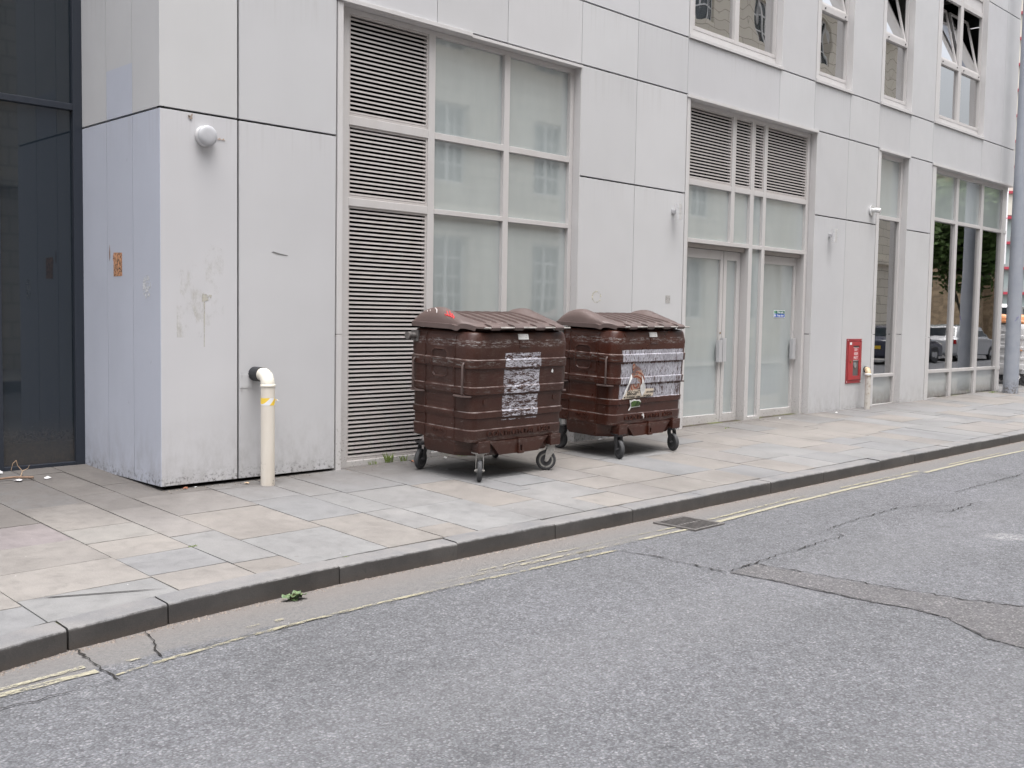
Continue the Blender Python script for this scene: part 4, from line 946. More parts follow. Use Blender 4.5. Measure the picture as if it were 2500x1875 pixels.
def make_bin(name, label, loc, yaw, mbody, mlid, heads, hubs, letter=True, sticker=True, group='wheeled bins'):
    root = thing(name, label, 'wheeled bin', loc, group, world=False)
    n = Vector((-0.0072, -0.04, 1)).normalized()
    q = Vector((0, 0, 1)).rotation_difference(n)
    root.rotation_mode = 'QUATERNION'; root.rotation_quaternion = q @ Matrix.Rotation(yaw, 4, 'Z').to_quaternion()
    # body -----------------------------------------------------------
    m = MB()
    loft(m, [(rring(HW-i, i, DEP-i, max(0.05, 0.115-i*0.5), max(0.05, 0.10-i*0.5)), z) for z, i in LEV])
    loft(m, [(rring(HW-i, 0.03+i*0.8, DEP-0.03-i*0.8, 0.19, 0.17, True), z) for z, i in ((0.214, .10), (0.220, .065), (0.255, .046), (0.362, .037))])
    # skirt between the casters
    for v0, v1 in ((0.020, 0.12), (DEP-0.12, DEP-0.02)):
        m.prism([(-0.27, 0.226), (0.27, 0.226), (0.34, 0.30), (0.405, 0.358), (-0.405, 0.358), (-0.34, 0.30)], 'y', v0, v1)
    # short extra bands wrapping the corners
    for s in (-1, 1):
        m.box(s*0.455-0.001 if s > 0 else -0.50, 0.50 if s > 0 else -0.454, 0.024, 0.06, 0.712, 0.756)
        for sy in (0, 1): pass
    body = m.build('body', mbody, root, smooth=28, bevel=0)
    # corner seams
    for s in (-1, 1):
        for v in (0.247, 0.652):
            P_ = [(s*(HW-inset(z)+0.002), v, z) for z in [0.30+0.0425*k for k in range(26)]]
            m = MB(); m.tube(P_, 0.0045, 6); m.build('seam', mbody, root, smooth=60)
    # raised side panels with a recessed window and an oval
    for s in (-1, 1):
        nv, nz = 44, 96; vs_ = []; fs_ = []
        for iz in range(nz+1):
            z = 0.262+(1.345-0.262)*iz/nz
            for iv in range(nv+1):
                v = 0.256+(0.642-0.256)*iv/nv; off = 0.006
                ed = min((v-0.256)/0.010, (0.642-v)/0.010, (z-0.262)/0.012, (1.345-z)/0.012); off *= max(-0.8, min(1, ed-0.2))
                def rr(cv, cz, hv, hz, r):
                    dx = max(abs(v-cv)-(hv-r), 0); dz = max(abs(z-cz)-(hz-r), 0); return math.hypot(dx, dz)-r+ (0 if (dx or dz) else 0)
                d = rr(0.450, 1.070, 0.098, 0.118, 0.045)
                if d < 0.0: off -= 0.022*min(1, -d/0.016)
                elif d < 0.016: off += 0.009*math.sin(d/0.016*math.pi)
                d = rr(0.450, 1.263, 0.15, 0.030, 0.02)
                if d < 0: off -= 0.008*min(1, -d/0.008)
                for zz_, a in ((0.925, 0.004), (0.873, 0.005), (0.76, 0.004), (0.70, -0.004), (0.645, 0.005), (0.59, -0.004)):
                    off += a*max(0, 1-abs(z-zz_)/0.008)
                q2 = math.hypot((v-0.450)/0.104, (z-0.437)/0.062)
                off += 0.006*max(0, 1-abs(q2-1)/0.07)
                vs_.append((s*(HW-inset(max(z, 0.36)) - (0.36-z)*0.12*(z < 0.36)+off), v, z))
        w = nv+1
        for iz in range(nz):
            for iv in range(nv):
                f = (iz*w+iv, iz*w+iv+1, (iz+1)*w+iv+1, (iz+1)*w+iv); fs_.append(f if s > 0 else f[::-1])
        m = MB(); m.add(vs_, fs_); m.build('side_panel', mbody, root, smooth=60)
    if letter:
        M0 = Matrix.Translation((0, inset(0.43)-0.003, 0.428)) @ Matrix.Rotation(R(90), 4, 'X')
        text_mesh('lettering', 'CONTINENTAL 1280', 0.072, 0.007, mbody, root, M0, xs=1.31)
        M0 = Matrix.Translation((-(HW-inset(0.43)+0.008), 0.450, 0.436)) @ Matrix.Rotation(R(-90), 4, 'Z') @ Matrix.Rotation(R(90), 4, 'X')
        text_mesh('lettering', 'TAYLOR', 0.045, 0.003, mbody, root, M0)
    # lid ------------------------------------------------------------
    nu, nv = 190, 64; vs_ = []; LU = 0.688; zr = 1.436
    for iu in range(nu+1):
        u = -LU+2*LU*iu/nu; au = abs(u)
        vf = 0.010 if au < 0.53 else 0.010+0.225*((au-0.53)/(LU-0.53))**1.15
        vb = 0.890 if au < 0.60 else 0.890-0.065*((au-0.60)/0.088)**2
        for iv in range(nv+1):
            v = vf+(vb-vf)*iv/nv
            z = zr+lid_h(u, v)-(0.010*max(0, 1-(v-vf)/0.05) if v-vf < 0.05 else 0)+0.004*math.sin(u*5)*math.exp(-((v/0.1)**2))
            vs_.append((u, v, z))
    w = nv+1; fs_ = [(iu*w+iv, (iu+1)*w+iv, (iu+1)*w+iv+1, iu*w+iv+1) for iu in range(nu) for iv in range(nv)]
    m = MB(); m.add(vs_, fs_)
    # down-turned rim
    rim = [iu*w for iu in range(nu+1)]+[nu*w+iv for iv in range(1, w)]+[iu*w+nv for iu in range(nu-1, -1, -1)]+[iv for iv in range(nv-1, 0, -1)]
    def out(i, o, dz):
        x, y, z = vs_[i]; d = Vector((x/0.66, (y-0.45)/0.46)); d = Vector((x, y-0.45)).normalized(); return (x+d.x*o, y+d.y*o, z+dz)
    depth = [0.046 if vs_[i][1] > 0.10 or abs(vs_[i][0]) > 0.58 else 0.018 for i in rim]
    N = len(rim); k0 = [out(i, 0.0, 0.0) for i in rim]; k1 = [out(i, 0.007, -0.001) for i in rim]; k2 = [out(i, 0.008, -d_) for i, d_ in zip(rim, depth)]; k3 = [out(i, 0.0, -d_) for i, d_ in zip(rim, depth)]
    allv = k0+k1+k2+k3
    m.add(allv, [(r*N+k, (r+1)*N+k, (r+1)*N+(k+1) % N, r*N+(k+1) % N) for r in range(3) for k in range(N)])
    lid = m.build('lid', mlid, root, smooth=42)
    for cx in (-0.42, -0.115, 0.185, 0.455):
        mm = MB()
        a, b = cx-0.058, cx+0.058; pr = [(0.070, 1.452), (0.008, 1.444), (-0.022, 1.434), (-0.036, 1.418), (-0.030, 1.398), (-0.016, 1.390), (-0.006, 1.396), (0.004, 1.412), (0.070, 1.425)]
        mm.prism([(p[0], p[1]) for p in pr], 'x', a, b)
        mm.build('lid_lug', mlid, lid, bevel=0.003)
    mm = MB(); mm.tube([(-0.556, -0.016, 1.414), (0.0, -0.018, 1.417), (0.618, -0.016, 1.414)], 0.0085, 12); mm.build('bar', M_rod, lid, smooth=50)
    # lifting pins at the back of the sides
    for s in (-1, 1):
        mm = MB(); mm.tube([(s*0.64, 0.800, 1.300), (s*0.760, 0.800, 1.300)], 0.030, 20); mm.tube([(s*0.760, 0.800, 1.300), (s*0.775, 0.800, 1.300)], 0.037, 20); mm.box(min(s*0.655, s*0.680), max(s*0.655, s*0.680), 0.75, 0.85, 1.25, 1.35); mm.build('lifting_pin', plain('pin_'+name, (0.16,0.15,0.145), 0.5, 0.4, 0.3, 30), root, smooth=40)
    # corner grips
    for s in (-1, 1):
        for v, sg in ((0.105, 1), (DEP-0.105, -1)):
            xo = HW-0.012; d2 = Vector((s*0.72, -0.5*sg, 0)).normalized()
            vv = 0.118 if sg > 0 else DEP-0.118; d2 = Vector((s*0.97, -0.22*sg, 0)).normalized()
            b0 = Vector((s*(xo-0.012), vv, 1.082)); p = [b0, b0+d2*0.028+Vector((0, 0, 0.006)), b0+d2*0.042-Vector((0, 0, 0.012)), b0+d2*0.042-Vector((0, 0, 0.14)), b0+d2*0.040-Vector((0, 0, 0.275)), b0+d2*0.010-Vector((0, 0, 0.288))]
            mm = MB(); mm.tube(p, 0.0105, 10)
            cano = [(HW-.030,.246),(HW+.014,.228),(HW+.032,.196),(HW+.037,.150),(HW+.030,.105),(HW+.008,.062),(HW-.026,.032),(HW-.060,.055),(HW-.035,.11),(HW-.028,.17)]
            pts = [(s*a_, b_ if sg > 0 else DEP-b_) for a_, b_ in cano]; pin = []
            mm.prism(pts+pin, 'z', 0.782, 0.794); mm.build('grip', mlid if mlid else mbody, root, smooth=50)
    # caster brackets, catch
    for s in (-1, 1):
        for v0, v1 in ((-0.006, 0.125),):
            mm = MB(); a, b = (0.418, 0.562) if s > 0 else (-0.562, -0.418)
            mm.box(a, b, (v0 if v0 < 0.3 else v1-0.014), (v0+0.014 if v0 < 0.3 else v1), 0.262, 0.372); mm.box(a+0.01, b-0.01, min(v0, v0)+0.016 if v0 < 0.3 else v0, v1 if v0 < 0.3 else v1-0.016, 0.266, 0.274); mm.box(a+0.014, b-0.014, 0.0085, 0.10, 0.275, 0.358); mm.build('bracket', mbody, root, bevel=0.006)
    mm = MB(); mm.box(-0.030, 0.038, -0.002, 0.022, 0.300, 0.366); mm.box(-0.030, -0.008, -0.004, 0.02, 0.245, 0.300); mm.box(0.016, 0.038, -0.004, 0.02, 0.245, 0.300); mm.box(-0.034, 0.042, -0.008, 0.02, 0.222, 0.246)
    mm.build('catch', M_galv if False else mbody, root, bevel=0.003)
    mm = MB(); mm.box(-0.006, 0.014, 0.010, 0.020, 0.248, 0.30); mm.build('catch_slot', M_dark, root)
    mm = MB(); mm.box(-0.066, 0.072, 0.004, 0.02, 1.228, 1.292); mm.build('latch', mbody, root, bevel=0.004)
    if sticker:
        y_ = inset(1.33)-0.002
        mm = MB(); v = [(-0.072, 0.015, 1.304), (0.068, 0.015, 1.304), (0.068, 0.0285, 1.355), (-0.072, 0.0285, 1.355)]
        mm.add(v+[(a, b+0.003, c) for a, b, c in v], [(0,1,2,3),(7,6,5,4),(0,4,5,1),(1,5,6,2),(2,6,7,3),(3,7,4,0)])
        sm = Mt('sticker_'+name, (0.66,0.66,0.66), 0.45); nn = sm.noise(40, 4, 0.7); sm.color(sm.mix(sm.mr(nn, 0.56, 0.66), (0.66,0.66,0.66), (0.30,0.33,0.33))); mm.build('sticker', sm.m, root, label='small white rectangular sticker')
    for (x, y), h, hb in zip(((-0.49, 0.055), (0.49, 0.055), (-0.51, DEP-0.075), (0.51, DEP-0.075)), heads, hubs):
        caster(root, x, y, h, hb, M_galv if hb is M_hub else M_hubd)
    return root, body

BR1 = (0.042, 0.0145, 0.0095); BR2 = (0.048, 0.0125, 0.0065); LIDC = (0.096, 0.068, 0.063)
mlid1 = Mt('lid_plastic', LIDC, 0.42, 0, 0.5); n1 = mlid1.noise(3, 5, 0.6); n2 = mlid1.noise(30, 6, 0.75); v1_ = mlid1.voro(7.5); X = mlid1.xyz()
c = mlid1.mix(mlid1.mr(n1, 0.3, 0.7), tuple(v*0.88 for v in LIDC), tuple(v*1.12 for v in LIDC))
c = mlid1.mix(mlid1.mr(n2, 0.60, 0.72, 0, 0.25), c, (0.22,0.19,0.185))
c = mlid1.mix(mlid1.mr(v1_, 0.055, 0.075, 0.85, 0), c, (0.42,0.38,0.37))
mlid1.color(c); mlid1.bump(n1, 0.1, 0.01); M_lid1 = mlid1.m
def white_lid(): 
    return plain('orange_lid', (0.62, 0.27, 0.12), 0.45, 0, 0.15, 6)
yaw1 = R(1.0); u1 = Vector((math.cos(yaw1), math.sin(yaw1), 0))
p1 = Vector((6.55, 6.862, 0))+u1*0.475
b1, body1 = make_bin('wheeled_bin', 'brown four-wheeled bin before the tall louvre with a torn white poster strip', (p1.x, p1.y, gz(p1.x, p1.y)), yaw1,
    bin_plastic('brown_plastic', BR1, rect=(-0.245, 0.240, 0.548, 1.180), horiz=True), M_lid1, (R(-132), R(140), R(200), R(60)), (M_hub, M_hub, M_hubd, M_hubd), group='brown wheeled bins')
p2 = Vector((8.705, 6.965, 0))+u1*0.465
b2, body2 = make_bin('wheeled_bin', 'brown four-wheeled bin nearer the doors, with wide streaked white paper and a torn music poster', (p2.x, p2.y, gz(p2.x, p2.y)), yaw1,
    bin_plastic('red_brown_plastic', BR2, rect=(-0.545, 0.560, 0.640, 1.168), horiz=False, gloss=0.34), M_lid1, (R(-118), R(-112), R(100), R(60)), (M_hubd, M_hubd, M_hubd, M_hubd), group='brown wheeled bins')
# graffiti on the first lid
def surf_pt(u, v): return (u, v, 1.436+lid_h(u, v)+0.003)
def scribble(mb, pts, w):
    P = [Vector(surf_pt(*p)) for p in pts]; mb.tube(P, w, 5)
m = MB()
for pts in ([(-0.649,0.370),(-0.634,0.400),(-0.609,0.440)], [(-0.649,0.330),(-0.624,0.370),(-0.594,0.420)], [(-0.652,0.410),(-0.634,0.370)], [(-0.652,0.300),(-0.634,0.320),(-0.609,0.370)], [(-0.644,0.430),(-0.639,0.300)], [(-0.646,0.350),(-0.614,0.360),(-0.634,0.310)]): scribble(m, pts, 0.0045)
m.build('graffiti', plain('red_ink', (0.55,0.04,0.045), 0.6), [o for o in b1.children if o.name.startswith('lid')][0], label='red scrawled tag')
m = MB(); scribble(m, [(-0.652,0.530),(-0.634,0.550),(-0.619,0.590)], 0.005); scribble(m, [(-0.644,0.630),(-0.629,0.650)], 0.003); scribble(m, [(-0.646,0.670),(-0.634,0.680)], 0.003)
m.build('graffiti', plain('white_ink', (0.5,0.47,0.46), 0.6), [o for o in b1.children if o.name.startswith('lid')][0], label='white scrawled tag')
# paper scraps and the torn poster on bin two (thin sheets standing just off the plastic)
def sheet(root, name, pts, mat, y=0.0, label=None, th=0.0015):
    m = MB(); v = [(x, inset(z)-0.004+y, z) for x, z in pts]; n = len(v)
    m.add(v+[(a, b-th, c) for a, b, c in v], [tuple(range(n)), tuple(range(2*n-1, n-1, -1))]+[(i, i+n, (i+1) % n+n, (i+1) % n) for i in range(n)])
    return m.build(name, mat, root, label=label)
M_paper = plain('torn_paper', (0.66,0.66,0.66), 0.7, 0, 0.1, 25)
sheet(b1, 'paper_scrap', [(0.40,0.985),(0.425,0.975),(0.430,0.995),(0.418,1.015),(0.405,1.000)], M_paper, -0.004)
ps = Mt('poster_print', (0.3,0.15,0.1), 0.6); w = ps.n.new('ShaderNodeTexWave'); w.wave_type = 'RINGS'; w.rings_direction = 'SPHERICAL'; w.inputs['Scale'].default_value = 7; w.inputs['Distortion'].default_value = 3.5; w.inputs['Detail'].default_value = 4
ps.l.new(ps.coords((1, 1, 1)), w.inputs['Vector']); mp_ = ps.n['Mapping']; mp_.inputs['Location'].default_value = (0.28, 0, -0.79)
cc = ps.ramp(w.outputs['Color'], [(0.0, (0.16,0.035,0.02)), (0.35, (0.42,0.13,0.06)), (0.6, (0.45,0.30,0.22)), (0.8, (0.12,0.07,0.06)), (1.0, (0.40,0.33,0.28))])
n1 = ps.noise(9, 5, 0.7); ps.color(ps.mix(ps.mr(n1, 0.48, 0.58), cc, (0.13, 0.085, 0.08)))
sheet(b2, 'poster', [(-0.40,0.725),(-0.165,0.735),(-0.145,0.80),(-0.15,0.86),(-0.175,0.915),(-0.23,0.97),(-0.30,1.00),(-0.355,1.035),(-0.365,0.985),(-0.345,0.93),(-0.385,0.89)], ps.m, -0.006, 'torn colour poster picture in red, orange and brown rings')
M_cream = plain('poster_cream', (0.62,0.54,0.44), 0.7, 0, 0.06, 20)
sheet(b2, 'poster_strip', [(-0.508,0.640),(0.03,0.652),(0.05,0.668),(0.05,0.735),(-0.10,0.738),(-0.455,0.728)], M_cream, -0.008, 'cream poster foot with black lettering')
M_ink = Mt('black_ink', (0.02,0.02,0.02), 0.6).m
def ptext(tx, x, z, size, xs=1.0, al='LEFT', bold=0.001): text_mesh('lettering', tx, size, 0.0003, M_ink, b2, Matrix.Translation((x, inset(0.7)-0.0145-0.004, z)) @ Matrix.Rotation(R(90), 4, 'X'), al, bold, xs)
ptext('NGO NATTY', -0.425, 0.709, 0.050, 0.92); ptext('+SUPPORT ARTISTS', -0.435, 0.686, 0.020); ptext('LOST HORIZONS', -0.09, 0.700, 0.026, 0.85); ptext('FRI 11TH FEBRUARY - 10:00PM', -0.485, 0.655, 0.022, 1.0); ptext('LOST HORIZONS', -0.14, 0.660, 0.022, 0.8)
m = MB()
for k in range(16): x = -0.46+k*0.029; m.box(x, x+0.02, inset(0.7)-0.0195, inset(0.7)-0.0185, 0.670, 0.673)
m.build('lettering', M_ink, b2)
sheet(b2, 'paper_scrap', [(-0.508,0.645),(-0.470,0.73),(-0.430,0.80),(-0.395,0.90),(-0.372,0.905),(-0.385,0.86),(-0.415,0.77),(-0.455,0.70)], M_paper, -0.014)
sheet(b2, 'paper_scrap', [(-0.190,0.885),(-0.165,0.82),(-0.120,0.765),(-0.115,0.72),(-0.165,0.655),(-0.200,0.72),(-0.205,0.775),(-0.190,0.80)], M_paper, -0.016)
sheet(b2, 'paper_scrap', [(-0.385,0.63),(-0.355,0.622),(-0.30,0.632),(-0.26,0.622),(-0.205,0.625),(-0.175,0.60),(-0.18,0.56),(-0.17,0.545),(-0.33,0.540),(-0.36,0.51),(-0.38,0.512),(-0.345,0.555),(-0.375,0.60)], M_paper, -0.006)
gm = Mt('green_print', (0.07,0.16,0.03), 0.6); gm.color(gm.mix(gm.mr(gm.noise(25, 3, 0.6, stretch=(3,1,0.4)), 0.45, 0.6), (0.09,0.18,0.035), (0.015,0.035,0.012)))
sheet(b2, 'poster_scrap', [(-0.355,0.600),(-0.31,0.615),(-0.22,0.610),(-0.185,0.590),(-0.190,0.552),(-0.33,0.548)], gm.m, -0.009, 'small torn green paper scrap')
sheet(b2, 'paper_scrap', [(-0.145,0.452),(-0.125,0.460),(-0.120,0.475),(-0.100,0.450),(-0.098,0.425),(-0.108,0.405),(-0.115,0.435),(-0.13,0.44)], M_paper, -0.008)

# white bin with orange lid round the corner, behind the lamp column
M_wb = plain('white_plastic', (0.55,0.55,0.56), 0.45, 0, 0.08, 5)
wb, _ = make_bin('wheeled_bin', 'white four-wheeled bin with an orange lid behind the grey lamp column', (25.05, 8.25, gz(25, 8.3)), R(0), M_wb, white_lid(), (R(-60), R(-60), R(60), R(60)), (M_hubd,)*4, letter=False, sticker=False, group=None)

# ================================================================== STREET FURNITURE, FAR RIGHT
Lp = thing('lamp_column', 'tall grey painted steel lamp column on the pavement at the building corner', 'lamp post', (22.22, 7.72, gz(22, 7.7)))
mc_ = Mt('column_grey', (0.30,0.325,0.375), 0.42, 0.1); n1 = mc_.noise(3, 5, 0.6); n2 = mc_.noise(26, 6, 0.75); P_ = mc_.pos()
c = mc_.mix(mc_.mr(n1, 0.3, 0.7), (0.29,0.315,0.365), (0.335,0.355,0.40)); c = mc_.mix(mc_.math('MULTIPLY', mc_.mr(P_[2], 0.2, 0.48, 1, 0), mc_.mr(n2, 0.45, 0.6)), c, (0.13,0.115,0.105)); mc_.color(c)
m = MB(); zb = gz(22.2, 7.7); m.tube([(22.22, 7.72, zb-0.05), (22.22, 7.72, zb+1.0), (22.22, 7.72, zb+3.5), (22.22, 7.72, zb+7.0), (22.22, 7.72, 12)], [0.148, 0.142, 0.127, 0.100, 0.08], 40); m.build('post', mc_.m, Lp, smooth=60)
m = MB(); m.tube([(22.22, 7.72, 12), (22.25, 7.2, 12.4), (22.3, 6.0, 12.6)], [0.07, 0.05, 0.04], 16); m.prism([(5.9, 12.5), (5.2, 12.55), (5.2, 12.68), (5.9, 12.72)], 'x', 22.15, 22.45); m.build('lantern_arm', mc_.m, Lp)
def colpt(a, z): return (22.22+0.1435*math.cos(R(a)), 7.72+0.1435*math.sin(R(a)), zb+z)
m = MB(); m.tube([colpt(206, 1.47), colpt(216, 1.49), colpt(226, 1.53), colpt(222, 1.55), colpt(232, 1.54), colpt(240, 1.57)], 0.003, 5)
m.build('graffiti', plain('purple_ink', (0.12,0.08,0.35), 0.6), Lp)
# traffic signal seen from behind
def ray_pt(px, py, fwd):
    return Vector((0, 0, 1.504)) + (F*2531.4 + R2*(px-1250) - U2*(py-937.5))*(fwd/2531.4)
tsx, tsy = 37.9, 14.0
Ts = thing('traffic_signal', 'black traffic signal head with ribbed housing, seen between the building corner and the lamp column', 'traffic light', (tsx, tsy, 0.2))
vr = Vector((R2.x, R2.y, 0)).normalized()
m = MB(); m.tube([(tsx+0.35, tsy-0.25, 0.2), (tsx+0.35, tsy-0.25, 3.6)], 0.06, 12); m.build('post', plain('signal_post', (0.12,0.12,0.125), 0.5), Ts)
m = MB(); m.box(tsx-0.16, tsx+0.16, tsy-0.14, tsy+0.10, 2.55, 3.62)
for k in range(9): m.box(tsx-0.14, tsx+0.17, tsy-0.18, tsy-0.14, 2.60+k*0.112, 2.655+k*0.112)
m.box(tsx-0.2, tsx+0.2, tsy-0.05, tsy-0.03, 2.50, 3.67); m.build('head', plain('signal_black', (0.035,0.04,0.05), 0.5), Ts, bevel=0.01)
# pale building with red bands far down the side street
TB = thing('striped_building', 'tall cream building with thin red horizontal bands, far behind the lamp column', 'building', (130, 48, 0))
cb = Vector((127.5, 46.5, 0)); ang = R(-20)
rv = Vector((math.cos(ang+R(-28)), math.sin(ang+R(-28)), 0)); bv = Vector((-rv.y, rv.x, 0))
def obox(m, c, a0, a1, b0, b1, z0, z1):
    v = [c+rv*a+bv*b+Vector((0, 0, z)) for z in (z0, z1) for a, b in ((a0, b0), (a1, b0), (a1, b1), (a0, b1))]
    m.add(v, [(0,3,2,1),(4,5,6,7),(0,1,5,4),(1,2,6,5),(2,3,7,6),(3,0,4,7)])
m = MB(); obox(m, cb, -8, 14, 0, 14, 14.6, 44); m.build('wall', plain('cream_render', (0.62,0.60,0.53), 0.7, 0, 0.05), TB)
m = MB(); obox(m, cb, -7.9, 13.9, 0.2, 14, 3.3, 14.6); m.build('window', Mt('pale_glazing', (0.30,0.36,0.36), 0.15).m, TB)
m = MB()
for k in range(13): z = 5.3+2.95*k; obox(m, cb, -8.1, 14.1, -0.3, 14, z, z+0.30)
m.build('band', plain('band_red', (0.38,0.045,0.07), 0.6), TB)
m = MB(); obox(m, cb, -8, 14, 0.1, 14, 0, 3.3); m.build('wall', plain('pink_brick', (0.27,0.19,0.17), 0.8), TB)
WB = thing('white_building', 'bright white clad building edge between the grey corner and the far striped block', 'building', (47, 17.6, 0))
m = MB(); cw = Vector((47.2, 16.85, 0)); rv = Vector((0.70, -0.71, 0)); bv = Vector((0.71, 0.70, 0))
for k in range(8): obox(m, cw, -9, 0, 0, 6, 4.2+2.0*k+0.02, 4.2+2.0*(k+1)-0.02)
m.build('wall', Mt('white_clad', (0.80,0.80,0.82), 0.4).m, WB)
m = MB(); obox(m, cw, -9, -0.05, 0.2, 6, 1.9, 4.2); m.build('wall', plain('pink_render', (0.30,0.23,0.215), 0.8), WB); m = MB(); obox(m, cw, -9, -0.05, 0.15, 6, 0.0, 1.9); m.build('shopfront', plain('mauve_grille', (0.21,0.19,0.20), 0.6), WB)

# ------------------------------------------------------------------ vehicles
def car(label, loc, yaw, body_c, length=4.3, height=1.48, van=False, group=None, plate=(0.55,0.36,0.02), name='parked_car'):
    T = thing(name, label, 'car' if not van else 'van', loc, group, world=False); T.rotation_euler = (0, 0, yaw)
    Mb = Mt(name+'_paint', body_c, 0.25); Mb.b.inputs['Coat Weight'].default_value = 1; Mb = Mb.m; W = 0.88; Lh = length/2
    if not van:
        low = [(-Lh, 0.32), (-Lh, 0.85), (-Lh+0.12, 0.95), (-Lh*0.3, 0.98), (Lh*0.5, 0.92), (Lh-0.1, 0.72), (Lh, 0.55), (Lh, 0.25), (-Lh+0.1, 0.22)]
        cab = [(-Lh+0.15, 0.93), (-Lh+0.55, height-0.08), (-Lh+0.95, height), (0.15, height-0.02), (0.5, height-0.12), (Lh*0.55, 0.90)]
    else:
        low = [(-Lh, 0.35), (-Lh, 1.0), (Lh*0.65, 1.0), (Lh-0.15, 0.9), (Lh, 0.7), (Lh, 0.3), (-Lh+0.1, 0.25)]
        cab = [(-Lh+0.02, 1.0), (-Lh+0.06, height-0.06), (-Lh+0.15, height), (Lh*0.42, height), (Lh*0.50, height-0.08), (Lh*0.80, 0.99)]
    m = MB(); n = len(low)
    def slab(m, prof, w0, w1f):
        zs = [p[1] for p in prof]; z0, z1 = min(zs), max(zs); n = len(prof); vs_ = []
        for s in (-1, 1):
            for f in (0, 1):
                for x, z in prof:
                    ww = (w0+(w1f-w0)*(z-z0)/(z1-z0))*(1 if f else 0.985); vs_.append((x*(0.995 if not f else 1), s*(ww if f == 0 else ww-0.03), z))
        # use only outer rings
        A = [(x, -(w0+(w1f-w0)*(z-z0)/(z1-z0)), z) for x, z in prof]; Bq = [(x, (w0+(w1f-w0)*(z-z0)/(z1-z0)), z) for x, z in prof]
        m.add(A+Bq, [tuple(range(n-1, -1, -1)), tuple(range(n, 2*n))]+[(i, (i+1) % n, (i+1) % n+n, i+n) for i in range(n)])
    slab(m, low, W-0.03, W); slab(m, cab, W-0.06, W-0.20); m.build('body', Mb, T, smooth=30, bevel=0.04)
    Mg = Mt(name+'_glass', (0.02,0.025,0.03), 0.03).m; cx = [p[0] for p in cab]
    m = MB()
    for s in (-1, 1):
        y0 = s*(W-0.085); y1 = s*(W-0.205); z0, z1 = 1.0 if not van else 1.08, height-0.10; a, b, c_, d = cab[0][0]+0.35, cab[2][0]+0.02, cab[3][0]+0.12, cab[-1][0]-0.28
        if van: a = Lh*0.1
        v = [(a, y0+s*0.012, z0), (d, y0+s*0.012, z0), (c_+0.15, y1+s*0.022, z1), (b if not van else a, y1+s*0.022, z1)]; m.add(v, [(0,1,2,3) if s < 0 else (3,2,1,0)])
    m.build('window', Mg, T)
    m = MB(); x0, z0_ = cab[0]; x1, z1_ = cab[1]; m.add([(x0+0.02, -0.68, z0_+0.10), (x0+0.02, 0.68, z0_+0.10), (x1-0.04, 0.60, z1_-0.04), (x1-0.04, -0.60, z1_-0.04)], [(0,1,2,3)]); 
    dx = (x1-x0)/(z1_-z0_); v0 = z0_+0.10; m = MB(); m.add([(x0+dx*0.10-0.012, 0.66, v0), (x0+dx*0.10-0.012, -0.66, v0), (x1-dx*0.05-0.012, -0.58, z1_-0.05), (x1-dx*0.05-0.012, 0.58, z1_-0.05)], [(0,1,2,3)]); m.build('rear_window', Mg, T)
    xa, za = cab[-1]; xb, zb_ = cab[-2]; m = MB(); m.add([(xa-0.10+0.02, -0.70, za+0.08), (xa-0.10+0.02, 0.70, za+0.08), (xb+0.03, 0.60, zb_-0.02), (xb+0.03, -0.60, zb_-0.02)], [(0,1,2,3)]); m.build('windscreen', Mg, T)
    for sx in (-Lh*0.62, Lh*0.62):
        for s in (-1, 1):
            m = MB(); m.lathe([(0.18,-0.1),(0.30,-0.11),(0.32,-0.06),(0.32,0.06),(0.30,0.11),(0.18,0.1)], (sx, s*(W-0.10), 0.32), (0,1,0), 28); wv = m.build('wheel', M_tyre, T, smooth=40)
            m = MB(); m.lathe([(0,-0.105),(0.05,-0.11),(0.20,-0.09),(0.20,0.09),(0.05,0.11),(0,0.105)], (sx, s*(W-0.10), 0.32), (0,1,0), 20); m.build('rim', M_alu, wv)
    m = MB(); m.box(-Lh-0.015, -Lh-0.002, -0.27, 0.27, 0.56, 0.68); m.build('number_plate', Mt(name+'_plate', plate, 0.4).m, T)
    for s in (-1, 1):
        m = MB(); m.box(-Lh-0.012, -Lh+0.05, s*0.74-0.1, s*0.74+0.1, 0.70, 0.88); m.build('tail_light', Mt(name+'_tail', (0.30,0.01,0.01), 0.2).m, T)
        m = MB(); m.box(Lh-0.09, Lh+0.004, s*0.66-0.14, s*0.66+0.14, 0.56, 0.68); m.build('headlight', Mt(name+'_head', (0.6,0.6,0.62), 0.1).m, T)
    return T
zs = rz(38)
car('dark blue-black hatchback parked across the road, mirrored in the narrow window', (38.6, -1.2, zs), 0, (0.02,0.025,0.05))
car('silver hatchback parked ahead of the dark one, mirrored in the corner glazing', (44.0, -1.1, zs+0.03), 0, (0.42,0.43,0.45), 4.5)
car('white van standing in the side street behind the orange-lidded bin', (34.0, 12.3, 0.22), R(15), (0.66,0.66,0.68), 4.6, 1.95, True, name='parked_van')

